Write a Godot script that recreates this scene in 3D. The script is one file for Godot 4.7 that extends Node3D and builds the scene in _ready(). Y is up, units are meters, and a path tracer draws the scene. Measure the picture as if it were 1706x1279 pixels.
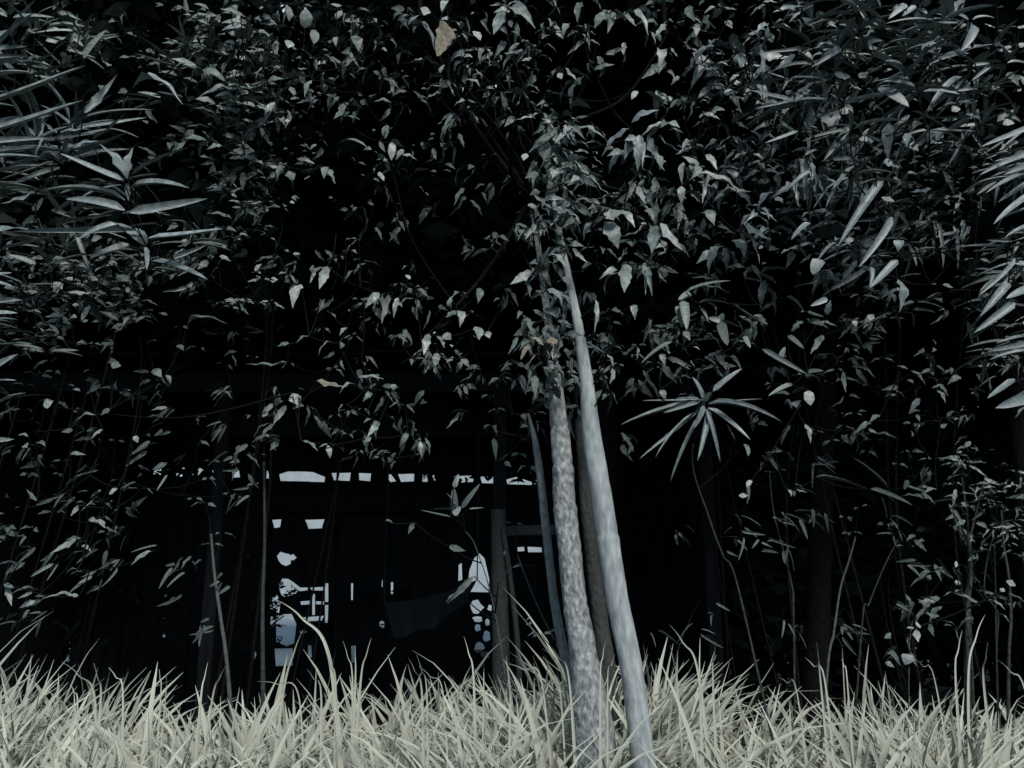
extends Node3D

const EYE := Vector3(0.0, 1.6, 0.0)
const FOCAL := 1371.0          # focal length in pixels of a 1706 x 1279 picture
var pitch := atan(310.0 / FOCAL)
var rng := RandomNumberGenerator.new()
var leaf_shapes := {}
var mats := {}
var bark_mats := {}
var taken := {}
var twig_mat: StandardMaterial3D
var sprig_shapes := []

# ---------------------------------------------------------------- small helpers
func r(a: float, b: float) -> float:
	return rng.randf_range(a, b)

func at(x: float, y: float, depth: float) -> Vector3:
	# surveying: the point that stands depth metres away along the sight line of a picture point
	var d := Vector3((x - 853.0) / FOCAL, -(y - 640.0) / FOCAL, -1.0).rotated(Vector3.RIGHT, pitch)
	return EYE + d * (depth / -d.z)

func ground_height(x: float, z: float) -> float:
	var bank := smoothstep(-1.3, -2.9, z) * 0.62 - smoothstep(-3.7, -5.4, z) * 0.42
	return bank + 0.035 * sin(x * 1.7 + z) + 0.03 * sin(z * 2.3 - x * 0.8)

func numbered(called: String) -> String:
	if not taken.has(called):
		taken[called] = 0
		return called
	taken[called] += 1
	return "%s_%03d" % [called, taken[called]]

func tag(o: Node, label: String, category: String, group := "", kind := "") -> void:
	if label: o.set_meta("label", label)
	if category: o.set_meta("category", category)
	if group: o.set_meta("group", group)
	if kind: o.set_meta("kind", kind)

func thing(called: String, label: String, category: String, where: Vector3, group := "") -> Node3D:
	var o := Node3D.new()
	o.name = numbered(called)
	add_child(o)
	o.position = where
	tag(o, label, category, group)
	return o

func part(parent: Node3D, called: String, m: Mesh, material: Material, xf := Transform3D(), kind := "") -> MeshInstance3D:
	var o := MeshInstance3D.new()
	o.name = called
	o.mesh = m
	o.material_override = material
	parent.add_child(o, true)
	o.transform = xf
	if kind: o.set_meta("kind", kind)
	return o

func noise_tex(freq: float, seed_: int, a: Color, b: Color, size := 256, octaves := 4) -> NoiseTexture2D:
	var n := FastNoiseLite.new()
	n.seed = seed_
	n.frequency = freq
	n.fractal_octaves = octaves
	var t := NoiseTexture2D.new()
	t.width = size
	t.height = size
	t.seamless = true
	t.noise = n
	var g := Gradient.new()
	g.set_color(0, a)
	g.set_color(1, b)
	t.color_ramp = g
	return t

func lin(x: float, y: float, z: float) -> Color:
	return Color(x, y, z).linear_to_srgb()

func plain(c: Color, rough: float, spec := 0.5) -> StandardMaterial3D:
	var m := StandardMaterial3D.new()
	m.albedo_color = c
	m.roughness = rough
	m.metallic_specular = spec
	return m

# ---------------------------------------------------------------- leaves
func leaf_mesh(kind: int, variant: int) -> ArrayMesh:
	# a leaf of unit length along x and unit width along z, its blade arched and folded along the midrib
	var st := SurfaceTool.new()
	st.begin(Mesh.PRIMITIVE_TRIANGLES)
	var n := 8 if kind != 2 else 5
	var lift: float = [0.15, 0.055, 0.1, 0.1][kind] * [0.6, 1.0, 1.5, -0.4][variant]
	var fold: float = [0.5, 0.5, 0.35, 0.3][kind] * [1.0, 0.6, 1.3, 0.8][variant]
	var sway: float = [0.0, 0.05, -0.06, 0.03][variant]
	for i in n + 1:
		var t := float(i) / n
		var w := 0.0
		if kind == 0:
			w = pow(sin(PI * pow(t, 0.72)), 1.05) * (1.0 - 0.25 * t)
		elif kind == 1:
			w = minf(1.0, t * 9.0 + 0.25) * pow(1.0 - pow(t, 2.6), 0.7)
		elif kind == 2:
			w = pow(sin(PI * pow(t, 0.8)), 0.95)
		else:
			w = minf(1.0, t * 3.0 + 0.55) * pow(1.0 - t, 0.55)
		w = maxf(w, 0.02) * 0.5
		if kind != 1: w *= 1.0 + 0.14 * sin(t * 23.0 + variant * 1.7)
		var ripple: float = [0.1, 0.0, 0.07, 0.05][kind] * sin(t * 14.0 + variant * 2.0)
		for s in [-1, 0, 1]:
			var y: float = lift * sin(PI * pow(t, 0.85)) + fold * w * absf(s) * 0.22 + ripple * absf(s) * w
			st.set_uv(Vector2(t * (3.0 if kind == 1 or kind == 3 else 1.5) + variant * 0.31, s * 0.35 + 0.5))
			st.add_vertex(Vector3(t, y, s * w + sway * sin(PI * t)))
	for i in n:
		for s in 2:
			var a := i * 3 + s
			for k in [a, a + 1, a + 3, a + 1, a + 4, a + 3]:
				st.add_index(k)
	st.generate_normals()
	return st.commit()

func leaf_frame(base: Vector3, tip: Vector3, width: float, facing: Vector3, roll: float) -> Transform3D:
	var d := tip - base
	var l := d.length()
	d /= l
	var up := (facing - d * facing.dot(d)).normalized().rotated(d, roll)
	var side := d.cross(up)
	return Transform3D(Basis(d * l, up * l, side * width), base)

func leaf_material(colour: Color, rough: float, back: Color, seed_: int) -> StandardMaterial3D:
	var m := plain(Color.WHITE, rough + 0.22, 0.4)
	m.albedo_texture = noise_tex(0.02, seed_, colour.darkened(0.3), colour.lightened(0.1), 128, 4)
	m.backlight_enabled = true
	m.backlight = back
	return m

# ---------------------------------------------------------------- tubes (trunks, stems, twigs)
func add_tube(st: SurfaceTool, pts: PackedVector3Array, radii: PackedFloat32Array, sides: int, rough := 0.0, seed_ := 0.0) -> void:
	var first: int = st.get_meta("n", 0)
	var along := 0.0
	for i in pts.size():
		var d := (pts[mini(i + 1, pts.size() - 1)] - pts[maxi(i - 1, 0)]).normalized()
		var u := d.cross(Vector3(0.31, 0.2, 0.93)).normalized()
		var v := d.cross(u)
		if i: along += pts[i].distance_to(pts[i - 1])
		for k in sides + 1:
			var a := TAU * k / sides
			var bump := 1.0 + rough * (sin(a * 3.0 + along * 19.0 + seed_) * 0.5 + sin(a * 5.0 - along * 43.0 + seed_ * 2.0) * 0.3 + sin(a * 2.0 + along * 91.0) * 0.2)
			var nrm := (u * cos(a) + v * sin(a))
			st.set_normal(nrm)
			st.set_uv(Vector2(float(k) / sides * 1.0, along * 1.6 + seed_ * 0.37))
			st.add_vertex(pts[i] + nrm * radii[i] * bump)
	for i in pts.size() - 1:
		for k in sides:
			var a := first + i * (sides + 1) + k
			var b := a + sides + 1
			for q in [a, b, a + 1, a + 1, b, b + 1]:
				st.add_index(q)
	st.set_meta("n", first + pts.size() * (sides + 1))

func curve_points(ctrl: Array, step: float) -> PackedVector3Array:
	var c := Curve3D.new()
	c.bake_interval = step
	for i in ctrl.size():
		var p: Vector3 = ctrl[i]
		var q: Vector3 = (ctrl[mini(i + 1, ctrl.size() - 1)] - ctrl[maxi(i - 1, 0)]) / 6.0
		c.add_point(p, -q, q)
	return c.get_baked_points()

func tube_mesh(pts: PackedVector3Array, radii: PackedFloat32Array, sides: int, rough := 0.0, seed_ := 0.0) -> ArrayMesh:
	var st := SurfaceTool.new()
	st.begin(Mesh.PRIMITIVE_TRIANGLES)
	add_tube(st, pts, radii, sides, rough, seed_)
	st.generate_normals()
	return st.commit()

func tapered(ctrl: Array, r0: float, r1: float, step: float, sides: int, rough := 0.0, seed_ := 0.0) -> ArrayMesh:
	var pts := curve_points(ctrl, step)
	var radii := PackedFloat32Array()
	for i in pts.size():
		radii.append(lerpf(r0, r1, float(i) / maxf(1, pts.size() - 1)))
	return tube_mesh(pts, radii, sides, rough, seed_)

# ---------------------------------------------------------------- plants in front
class Plant:
	var node: Node3D
	var line := PackedVector3Array()     # points on its stems, in the world
	var twigs: SurfaceTool
	var small := {}                      # material -> transforms of the leaves too small to pick apart

func start_plant(called: String, label: String, category: String, stems: Array, radius: float, bark: String, group := "", retreat := 1.7) -> Plant:
	# stems: each a list of [x, y, depth] from the top down; each is led on to the ground
	var p := Plant.new()
	var first: Array = stems[0]
	var low: Array = first[first.size() - 1]
	var foot := at(low[0], low[1], low[2] + retreat)
	p.node = thing(called, label, category, Vector3(foot.x, ground_height(foot.x, foot.z), foot.z), group)
	for s in stems:
		var ctrl := []
		for i in s.size():
			# the stems rise inside the wood and lean out to the light
			var q: Array = s[i]
			ctrl.push_front(at(q[0], q[1], q[2] + retreat * float(i) / maxf(1, s.size() - 1)))
		var b: Vector3 = ctrl[0]
		if b.y > ground_height(b.x, b.z) + 0.05:
			var lean: Vector3 = (ctrl[0] - ctrl[1]) if ctrl.size() > 1 else Vector3.DOWN
			var sx := clampf(lean.x / maxf(0.1, absf(lean.y)), -0.3, 0.3) * (b.y - ground_height(b.x, b.z)) * 0.6
			ctrl.push_front(Vector3(b.x + sx, ground_height(b.x + sx, b.z) - 0.06, b.z))
		var pts := curve_points(ctrl, 0.05)
		var radii := PackedFloat32Array()
		for i in pts.size():
			radii.append(radius * lerpf(1.0, 0.45, float(i) / pts.size()))
			p.line.append(pts[i])
		var shifted := PackedVector3Array()
		for q in pts:
			shifted.append(q - p.node.position)
		part(p.node, "stem", tube_mesh(shifted, radii, 8, 0.06, pts.size()), bark_mats[bark])
	p.twigs = SurfaceTool.new()
	p.twigs.begin(Mesh.PRIMITIVE_TRIANGLES)
	return p

func join_twig(p: Plant, tip: Vector3, radius := 0.0028) -> void:
	var best := p.line[0]
	for q in p.line:
		if (q - Vector3(0, 0.12, 0)).distance_squared_to(tip - Vector3(0, 0.25, 0)) < (best - Vector3(0, 0.12, 0)).distance_squared_to(tip - Vector3(0, 0.25, 0)):
			best = q
	var l := best.distance_to(tip)
	if l < 0.02:
		return
	var mid := (best + tip) / 2.0 + Vector3(0, -0.06 * l, -0.1 * l)
	var pts := curve_points([best - p.node.position, mid - p.node.position, tip - p.node.position], maxf(0.04, l / 8.0))
	var radii := PackedFloat32Array()
	for i in pts.size():
		radii.append(lerpf(radius * (1.0 + l), radius * 0.6, float(i) / pts.size()))
	add_tube(p.twigs, pts, radii, 5)
	p.line.append(tip)
	p.line.append(pts[pts.size() / 2] + p.node.position)

func put_leaf(p: Plant, base: Vector3, tip: Vector3, width: float, kind: int, material: String, facing := Vector3(0, 0.72, 0.6), roll := 999.0, called := "leaf") -> void:
	if roll > 900.0:
		roll = r(-0.8, 0.8)
	var xf := leaf_frame(base, tip, width, facing, roll)
	xf.origin -= p.node.position
	part(p.node, called, leaf_shapes[kind][rng.randi() % 4], mats[material][rng.randi() % mats[material].size()], xf)

func leaves(p: Plant, kind: int, material: String, depth: float, list: Array, reach := 0.25, facing := Vector3(0.2, 0.75, 0.6)) -> void:
	# each: base x, base y, tip x, tip y, width, in picture points at that depth
	for e in list:
		var d0 := depth + r(-0.05, 0.05)
		var a := at(e[0], e[1], d0)
		var b := at(e[2], e[3], d0)
		b = at(e[2], e[3], d0 - a.distance_to(b) * r(-0.1, reach * 2.0))
		put_leaf(p, a, b, e[4] / FOCAL * depth * 1.3, kind, material, facing, 999.0)
		join_twig(p, a)

func spray(p: Plant, kind: int, material: String, depth: float, spread: float, area: Array, whorls: int, per: int, length: float, width: float, lean: Vector3, droop: float, tangle := 1.0) -> void:
	# whorls of leaves at twig ends, spread through an ellipsoid: area = [x, y, half width, half height]
	for i in whorls:
		var a := r(0, TAU)
		var q := sqrt(r(0.0, 1.0))
		var c := at(area[0] + area[2] * q * cos(a), area[1] + area[3] * q * sin(a), depth + r(-spread, spread))
		join_twig(p, c, 0.0022)
		var start := r(0, TAU)
		var m := maxi(2, roundi(per * r(0.6, 1.3)))
		for k in m:
			var az := start + TAU * k / m + r(-0.4, 0.4)
			var d := Vector3(cos(az), 0.35 - droop * r(0.4, 1.5), sin(az) * 0.8) * tangle + lean * r(0.5, 1.2)
			d = d.normalized()
			var l := length * r(0.55, 1.25)
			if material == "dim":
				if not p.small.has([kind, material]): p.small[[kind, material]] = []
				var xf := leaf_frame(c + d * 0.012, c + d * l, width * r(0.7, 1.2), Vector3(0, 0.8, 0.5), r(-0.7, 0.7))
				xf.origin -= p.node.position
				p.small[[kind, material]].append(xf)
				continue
			put_leaf(p, c + d * 0.012, c + d * l, width * r(0.7, 1.2) * (0.5 + l / length * 0.5), kind, material, Vector3(0.25, 0.75, 0.6), r(-0.7, 0.7))

func small_leaves(p: Plant, material: String, depth: float, spread: float, area: Array, count: int, length: float, width: float) -> void:
	if not p.small.has([2, material]): p.small[[2, material]] = []
	for i in count:
		var a := r(0, TAU)
		var q := sqrt(r(0.0, 1.0))
		var c := at(area[0] + area[2] * q * cos(a), area[1] + area[3] * q * sin(a), depth + r(-spread, spread))
		var az := r(0, TAU)
		var d := Vector3(cos(az), r(-0.9, 0.3), sin(az)).normalized()
		var l := length * r(0.5, 1.3)
		var xf := leaf_frame(c, c + d * l, width * r(0.7, 1.2), Vector3(0, 0.8, 0.5), r(-0.9, 0.9))
		xf.origin -= p.node.position
		p.small[[2, material]].append(xf)

func fill(p: Plant, kind: int, material: String, depth: float, spread: float, area: Array, count: int, length: float, width: float, lean: Vector3) -> void:
	# the mass of lesser leaves round a plant's twigs: area = [x0, y0, x1, y1]
	var key := [kind, material]
	if not p.small.has(key): p.small[key] = []
	var left := 0
	var c := Vector3.ZERO
	for i in count:
		if left <= 0:
			c = at(r(area[0], area[2]), r(area[1], area[3]), depth + r(-spread, spread))
			left = rng.randi_range(2, 6)
		left -= 1
		var d := (Vector3(r(-1, 1), r(-0.9, 0.5), r(-0.7, 0.9)) + lean).normalized()
		var l := length * r(0.45, 1.3)
		var o := c + Vector3(r(-0.03, 0.03), r(-0.03, 0.03), r(-0.03, 0.03))
		var xf := leaf_frame(o, o + d * l, width * r(0.6, 1.25), Vector3(0.2, 0.75, 0.6), r(-1.3, 1.3))
		xf.origin -= p.node.position
		p.small[key].append(xf)

func finish_plant(p: Plant) -> void:
	if p.twigs.get_meta("n", 0):
		p.twigs.generate_normals()
		part(p.node, "twigs", p.twigs.commit(), twig_mat, Transform3D(), "stuff")
	for key in p.small:
		var tones: Array = mats[key[1]]
		for k in tones.size():
			var share := []
			for i in range(k, p.small[key].size(), tones.size()):
				share.append(p.small[key][i])
			scatter(p.node, "foliage", leaf_shapes[key[0]][k % 4], tones[k], share)

func scatter(parent: Node3D, called: String, m: Mesh, material: Material, where: Array) -> void:
	var mm := MultiMesh.new()
	mm.transform_format = MultiMesh.TRANSFORM_3D
	mm.mesh = m
	mm.instance_count = where.size()
	for i in where.size():
		mm.set_instance_transform(i, where[i])
	var o := MultiMeshInstance3D.new()
	o.name = called
	o.multimesh = mm
	o.material_override = material
	parent.add_child(o, true)
	o.set_meta("kind", "stuff")

# ---------------------------------------------------------------- the wood behind
func sprig_mesh(n: int, seed_: int) -> ArrayMesh:
	# a twig end with n leaves, about one unit across
	var g := RandomNumberGenerator.new()
	g.seed = seed_
	var st := SurfaceTool.new()
	st.begin(Mesh.PRIMITIVE_TRIANGLES)
	var c := 0
	for i in n:
		var a := g.randf_range(0, TAU)
		var base := Vector3(g.randf_range(-0.3, 0.3), g.randf_range(-0.3, 0.3), g.randf_range(-0.3, 0.3))
		var d := Vector3(cos(a), g.randf_range(-0.8, 0.5), sin(a)).normalized()
		var l := g.randf_range(0.3, 0.55)
		var up := (Vector3.UP - d * d.y).normalized().rotated(d, g.randf_range(-1.2, 1.2))
		var s := d.cross(up) * l * g.randf_range(0.14, 0.22)
		for v in [base, base + d * l * 0.45 + s + up * 0.03, base + d * l * 0.45 - s + up * 0.03, base + d * l - up * 0.05]:
			st.set_uv(Vector2(v.x, v.z))
			st.add_vertex(v)
		for k in [0, 1, 2, 1, 3, 2]:
			st.add_index(c + k)
		c += 4
	st.generate_normals()
	return st.commit()

func crown(parent: Node3D, lobes: Array, count: int, size: float, material: Material) -> void:
	var sets := [[], [], []]
	for i in count:
		var lobe: Array = lobes[i % lobes.size()]
		var d := Vector3(r(-1, 1), r(-1, 1), r(-1, 1))
		while d.length() > 1.0:
			d = Vector3(r(-1, 1), r(-1, 1), r(-1, 1))
		var s := size * r(0.7, 1.35)
		sets[i % 3].append(Transform3D(Basis.from_euler(Vector3(r(-0.5, 0.5), r(0, TAU), r(-0.5, 0.5))).scaled(Vector3(s, s, s)), (lobe[0] as Vector3) + d * (lobe[1] as Vector3)))
	for k in 3:
		scatter(parent, "foliage", sprig_shapes[k], material, sets[k])

func wood_tree(label: String, x: float, z: float, height: float, low: float, wide: float, thick: float, count: int, material: Material) -> void:
	var g := ground_height(x, z)
	var o := thing("dark_tree", label, "tree", Vector3(x, g, z), "dark trees of the wood behind")
	var lean := Vector3(r(-0.5, 0.5), 0, r(-0.4, 0.4))
	var top := Vector3(lean.x, height * 0.85, lean.z)
	part(o, "trunk", tapered([Vector3(0, -0.1, 0), top * 0.5 + Vector3(r(-0.1, 0.1), 0, 0), top], thick, thick * 0.35, 0.25, 10, 0.08, x), bark_mats["dark"])
	var lobes := [[top, Vector3(wide * 0.8, height - low, wide * 0.8) * 0.5]]
	for i in 4:
		var a := TAU * i / 4.0 + r(-0.5, 0.5)
		var e := Vector3(cos(a) * wide * 0.6, lerpf(low, height, r(0.3, 0.75)), sin(a) * wide * 0.6) + lean
		part(o, "limb", tapered([top * 0.55, (top * 0.6 + e) / 2.0 + Vector3(0, -0.15, 0), e], thick * 0.4, thick * 0.12, 0.25, 7, 0.05, i), bark_mats["dark"])
		lobes.append([e, Vector3(wide * 0.55, (height - low) * 0.35, wide * 0.55)])
	crown(o, lobes, count * 2, 0.45, material)

func wood_shrub(label: String, x: float, z: float, height: float, wide: float, count: int, material: Material, size := 0.5) -> void:
	var g := ground_height(x, z)
	var o := thing("dark_shrub", label, "shrub", Vector3(x, g, z), "dark shrubs at the back of the wood")
	var lobes := []
	for i in 5:
		var a := TAU * i / 5.0 + r(-0.5, 0.5)
		var e := Vector3(cos(a) * wide * 0.35, height * r(0.35, 0.75), sin(a) * wide * 0.3)
		part(o, "stem", tapered([Vector3(cos(a) * 0.06, -0.05, sin(a) * 0.06), e * Vector3(0.4, 0.6, 0.4), e], 0.03, 0.012, 0.2, 6), bark_mats["dark"])
		lobes.append([e, Vector3(wide * 0.45, height * 0.38, wide * 0.4)])
	lobes.append([Vector3(0, height * 0.3, 0), Vector3(wide * 0.5, height * 0.32, wide * 0.4)])
	crown(o, lobes, count, size, material)

# ---------------------------------------------------------------- shed
func prism(poly: PackedVector2Array, depth: float) -> ArrayMesh:
	# a flat outline (x right, y up) given thickness along z, its front at z = 0
	var st := SurfaceTool.new()
	st.begin(Mesh.PRIMITIVE_TRIANGLES)
	var tri := Geometry2D.triangulate_polygon(poly)
	var cw := Geometry2D.is_polygon_clockwise(poly)
	for i in range(0, tri.size(), 3):
		for z in [0.0, -depth]:
			for k in 3:
				var q := poly[tri[i + k]]
				st.add_vertex(Vector3(q.x, q.y, z))
	for i in poly.size():
		var a := poly[i]
		var b := poly[(i + 1) % poly.size()]
		for v in [Vector3(a.x, a.y, 0), Vector3(b.x, b.y, 0), Vector3(b.x, b.y, -depth), Vector3(a.x, a.y, 0), Vector3(b.x, b.y, -depth), Vector3(a.x, a.y, -depth)]:
			st.add_vertex(v)
	st.set_smooth_group(-1)
	st.generate_normals()
	return st.commit()

func box(parent: Node3D, called: String, size: Vector3, centre: Vector3, m: Material, turn := Vector3.ZERO) -> MeshInstance3D:
	var st := SurfaceTool.new()
	st.begin(Mesh.PRIMITIVE_TRIANGLES)
	var h := size / 2.0
	var c := minf(0.008, minf(h.x, minf(h.y, h.z)) * 0.4)
	# chamfered box: three slabs of corners joined by a convex outline
	var pts := []
	for sx in [-1, 1]:
		for sy in [-1, 1]:
			for sz in [-1, 1]:
				var p := Vector3(sx * h.x, sy * h.y, sz * h.z)
				pts.append([p - Vector3(0, sy * c, sz * c), p - Vector3(sx * c, 0, sz * c), p - Vector3(sx * c, sy * c, 0)])
	var at_ := func(sx: int, sy: int, sz: int, k: int) -> Vector3: return pts[sx * 4 + sy * 2 + sz][k]
	var quads := []
	for s in 2:
		quads.append([at_.call(s, 0, 0, 0), at_.call(s, 1, 0, 0), at_.call(s, 1, 1, 0), at_.call(s, 0, 1, 0)])
		quads.append([at_.call(0, s, 0, 1), at_.call(1, s, 0, 1), at_.call(1, s, 1, 1), at_.call(0, s, 1, 1)])
		quads.append([at_.call(0, 0, s, 2), at_.call(1, 0, s, 2), at_.call(1, 1, s, 2), at_.call(0, 1, s, 2)])
	for i in 2:
		for j in 2:
			quads.append([at_.call(i, j, 0, 0), at_.call(i, j, 1, 0), at_.call(i, j, 1, 1), at_.call(i, j, 0, 1)])
			quads.append([at_.call(i, 0, j, 0), at_.call(i, 1, j, 0), at_.call(i, 1, j, 2), at_.call(i, 0, j, 2)])
			quads.append([at_.call(0, i, j, 1), at_.call(1, i, j, 1), at_.call(1, i, j, 2), at_.call(0, i, j, 2)])
	for q in quads:
		var n: Vector3 = (q[1] - q[0]).cross(q[2] - q[0]).normalized()
		var mid: Vector3 = (q[0] + q[1] + q[2] + q[3]) / 4.0
		var order := [0, 2, 1, 0, 3, 2]
		if n.dot(mid) < 0.0:
			n = -n
			order = [0, 1, 2, 0, 2, 3]
		for k in order:
			st.set_normal(n)
			st.add_vertex(q[k])
	for p in pts:
		var n2: Vector3 = ((p[0] + p[1] + p[2]) as Vector3).normalized()
		var out: bool = ((p[1] - p[0]) as Vector3).cross(p[2] - p[0]).dot(n2) > 0.0
		for k in [0, 2, 1] if out else [0, 1, 2]:
			st.set_normal(n2)
			st.add_vertex(p[k])
	return part(parent, called, st.commit(), m, Transform3D(Basis.from_euler(turn), centre))

func disc(x: float, y: float, rx: float, ry: float, n := 9) -> Array:
	var out := []
	for i in n:
		var a := TAU * i / n
		var k := r(0.72, 1.25)
		out.append([x + rx * cos(a) * k, y + ry * sin(a) * k])
	return out

func build_shed() -> void:
	var z := -9.0
	var g := 0.12
	var o := thing("board_shed", "dark tumbledown open shed of boards with bright gaps, deep behind the trunks", "shed", Vector3(-1.6, g, z))
	var wood := plain(Color.WHITE, 0.95, 0.1)
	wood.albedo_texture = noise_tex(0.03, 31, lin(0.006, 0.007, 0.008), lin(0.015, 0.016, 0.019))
	wood.uv1_triplanar = true
	wood.uv1_scale = Vector3(2.0, 0.4, 2.0)
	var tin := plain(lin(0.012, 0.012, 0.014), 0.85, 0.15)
	# gaps in the back wall, as outlines in picture points, where boards are broken, missing or warped
	var gaps := [
		[[253, 780], [269, 778], [268, 791], [252, 790]], [[287, 780], [306, 779], [312, 794], [293, 793]], [[318, 781], [325, 780], [322, 792], [316, 788]], [[327, 784], [333, 779], [338, 783], [330, 793]],
		[[464, 790], [478, 785], [520, 786], [542, 795], [540, 803], [466, 801]], [[352, 783], [372, 782], [370, 793], [354, 795]], [[386, 784], [398, 783], [400, 795], [388, 796]], [[418, 785], [446, 784], [450, 797], [420, 798]], [[552, 788], [584, 787], [582, 801], [556, 800]], [[752, 793], [790, 792], [788, 803], [756, 804]], [[800, 794], [830, 794], [832, 805], [803, 805]], [[597, 788], [626, 789], [628, 803], [598, 800]], [[641, 790], [651, 790], [660, 802], [650, 803]], [[663, 790], [690, 789], [689, 802], [668, 803]], [[704, 789], [713, 790], [712, 803], [703, 802]], [[720, 792], [735, 791], [734, 801], [722, 802]],
		[[843, 799], [858, 795], [898, 796], [898, 808], [846, 807]],
		[[508, 866], [541, 865], [536, 880], [513, 881]], [[452, 866], [468, 865], [466, 878], [456, 880]],
		[[862, 912], [873, 911], [874, 918], [863, 919]], [[879, 911], [902, 912], [903, 920], [880, 920]],
		disc(473, 931, 13, 12), disc(488, 929, 6, 5), disc(478, 979, 18, 18),
		[[449, 998], [460, 990], [467, 1003], [464, 1022], [449, 1016]], disc(453, 1036, 5, 10),
		[[458, 1024], [486, 1023], [494, 1040], [490, 1072], [476, 1077], [459, 1070]], [[456, 1081], [488, 1080], [487, 1112], [472, 1120], [458, 1110]],
		[[497, 979], [512, 979], [512, 984], [498, 985]], [[516, 979], [540, 978], [540, 984], [517, 984]], [[500, 1002], [518, 1001], [518, 1007], [501, 1008]], [[525, 1002], [540, 1002], [540, 1007], [525, 1007]], [[541, 972], [547, 972], [547, 1003], [541, 1003]], [[519, 990], [524, 990], [524, 1025], [519, 1025]], [[541, 1008], [547, 1008], [546, 1038], [541, 1038]], [[503, 1029], [540, 1026], [536, 1034], [512, 1036]],
		[[498, 1052], [508, 1048], [510, 1054], [500, 1056]], [[512, 1075], [518, 1076], [519, 1095], [512, 1098]],
		[[584, 972], [588, 972], [588, 1000], [584, 1000]], [[632, 966], [637, 966], [637, 978], [632, 978]], [[651, 970], [655, 970], [655, 990], [651, 990]], disc(635, 1041, 5, 7), [[584, 1076], [593, 1076], [592, 1104], [585, 1104]],
		[[764, 941], [769, 938], [770, 966], [763, 968]], [[790, 930], [799, 922], [807, 930], [815, 965], [814, 987], [778, 986], [782, 950]],
		disc(794, 1012, 11, 11), disc(796, 1031, 9, 5), disc(817, 1013, 5, 5), disc(796, 1046, 5, 6), disc(812, 1037, 4, 6), disc(826, 1037, 7, 4), disc(828, 1060, 7, 9), disc(798, 1080, 8, 10), disc(828, 1084, 7, 7), disc(811, 1060, 7, 10), disc(808, 1092, 8, 6),
		[[272, 992], [277, 990], [278, 1010], [272, 1009]], disc(273, 1027, 4, 4), disc(334, 1047, 4, 7), disc(421, 1006, 5, 13), disc(412, 927, 5, 5), disc(272, 1060, 3, 3), disc(406, 1042, 3, 5), disc(424, 1090, 3, 10), disc(407, 1093, 4, 6),
		disc(1055, 925, 3, 4), disc(880, 1036, 5, 7)]
	var holes := []
	for hole in gaps:
		var poly := PackedVector2Array()
		for q in hole:
			var w := at(q[0], q[1], -z)
			poly.append(Vector2(w.x, w.y))
		if Geometry2D.is_polygon_clockwise(poly): poly.reverse()
		holes.append(poly)
	var x0 := -4.6
	var n := 0
	while x0 < 1.7:
		var w := r(0.16, 0.24)
		var top := 3.05
		var pieces := [PackedVector2Array([Vector2(x0, -0.1), Vector2(x0 + w, -0.1), Vector2(x0 + w, top), Vector2(x0, top)])]
		for hole in holes:
			var next := []
			for piece in pieces:
				var mid := 0.0
				for q in hole: mid += q.y / hole.size()
				# cut the board across at the hole, so that no piece is left with a hole inside it
				var halves := [piece]
				if not Geometry2D.intersect_polygons(piece, hole).is_empty():
					halves = []
					for half in [PackedVector2Array([Vector2(-9, -9), Vector2(9, -9), Vector2(9, mid), Vector2(-9, mid)]), PackedVector2Array([Vector2(-9, mid), Vector2(9, mid), Vector2(9, 9), Vector2(-9, 9)])]:
						halves.append_array(Geometry2D.intersect_polygons(piece, half))
				for h in halves:
					next.append_array(Geometry2D.clip_polygons(h, hole))
			pieces = next
		var back := 0.02 * (n % 2)
		for piece in pieces:
			if piece.size() < 3: continue
			var shifted := PackedVector2Array()
			for q in piece: shifted.append(q - Vector2(-1.6, g))
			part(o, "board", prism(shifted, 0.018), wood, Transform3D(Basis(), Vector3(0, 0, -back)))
		x0 += w - 0.012
		n += 1
	for x in [-4.5, -2.4, -0.1, 1.6]:
		box(o, "post", Vector3(0.11, 3.1, 0.11), Vector3(x + 1.6, 1.5, 2.2), wood)
	for x in [-4.5, 1.6]:
		box(o, "corner_post", Vector3(0.1, 3.0, 0.1), Vector3(x + 1.6, 1.45, 0.08), wood)
	box(o, "beam", Vector3(6.6, 0.16, 0.09), Vector3(0.1, 3.02, 2.2), wood)
	box(o, "rail", Vector3(6.4, 0.22, 0.04), Vector3(0.1, 2.2, 0.06), wood)
	for k in 9:
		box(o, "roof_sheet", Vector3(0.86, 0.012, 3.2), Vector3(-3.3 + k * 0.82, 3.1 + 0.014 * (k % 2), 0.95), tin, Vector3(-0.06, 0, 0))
	for s in 2:
		for k in 11:
			box(o, "side_board", Vector3(0.022, 2.95, 0.2), Vector3(-3.0 if s == 0 else 3.3, 1.42, 0.2 + k * 0.19), wood)
	# what stands in it
	var foot := at(838, 1090, 6.6)
	var p := thing("timber_post", "round weathered post standing right of the bell shaped bright gap", "post", Vector3(foot.x, ground_height(foot.x, -6.6), -6.6))
	part(p, "post", tapered([Vector3(0, -0.1, 0), Vector3(-0.02, 1.0, 0), Vector3(-0.04, 1.9, 0.02)], 0.075, 0.06, 0.1, 12, 0.08, 2.0), bark_mats["stem"])
	part(p, "brace", tapered([Vector3(0.14, -0.1, 0.02), Vector3(0.11, 0.9, 0.03), Vector3(0.0, 1.75, 0.08)], 0.026, 0.02, 0.1, 8, 0.06, 5.0), bark_mats["stem"])

	# a sagging sheet hung across the inside
	var cs := SurfaceTool.new()
	cs.begin(Mesh.PRIMITIVE_TRIANGLES)
	var mid := at(715, 1010, 7.6)
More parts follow.
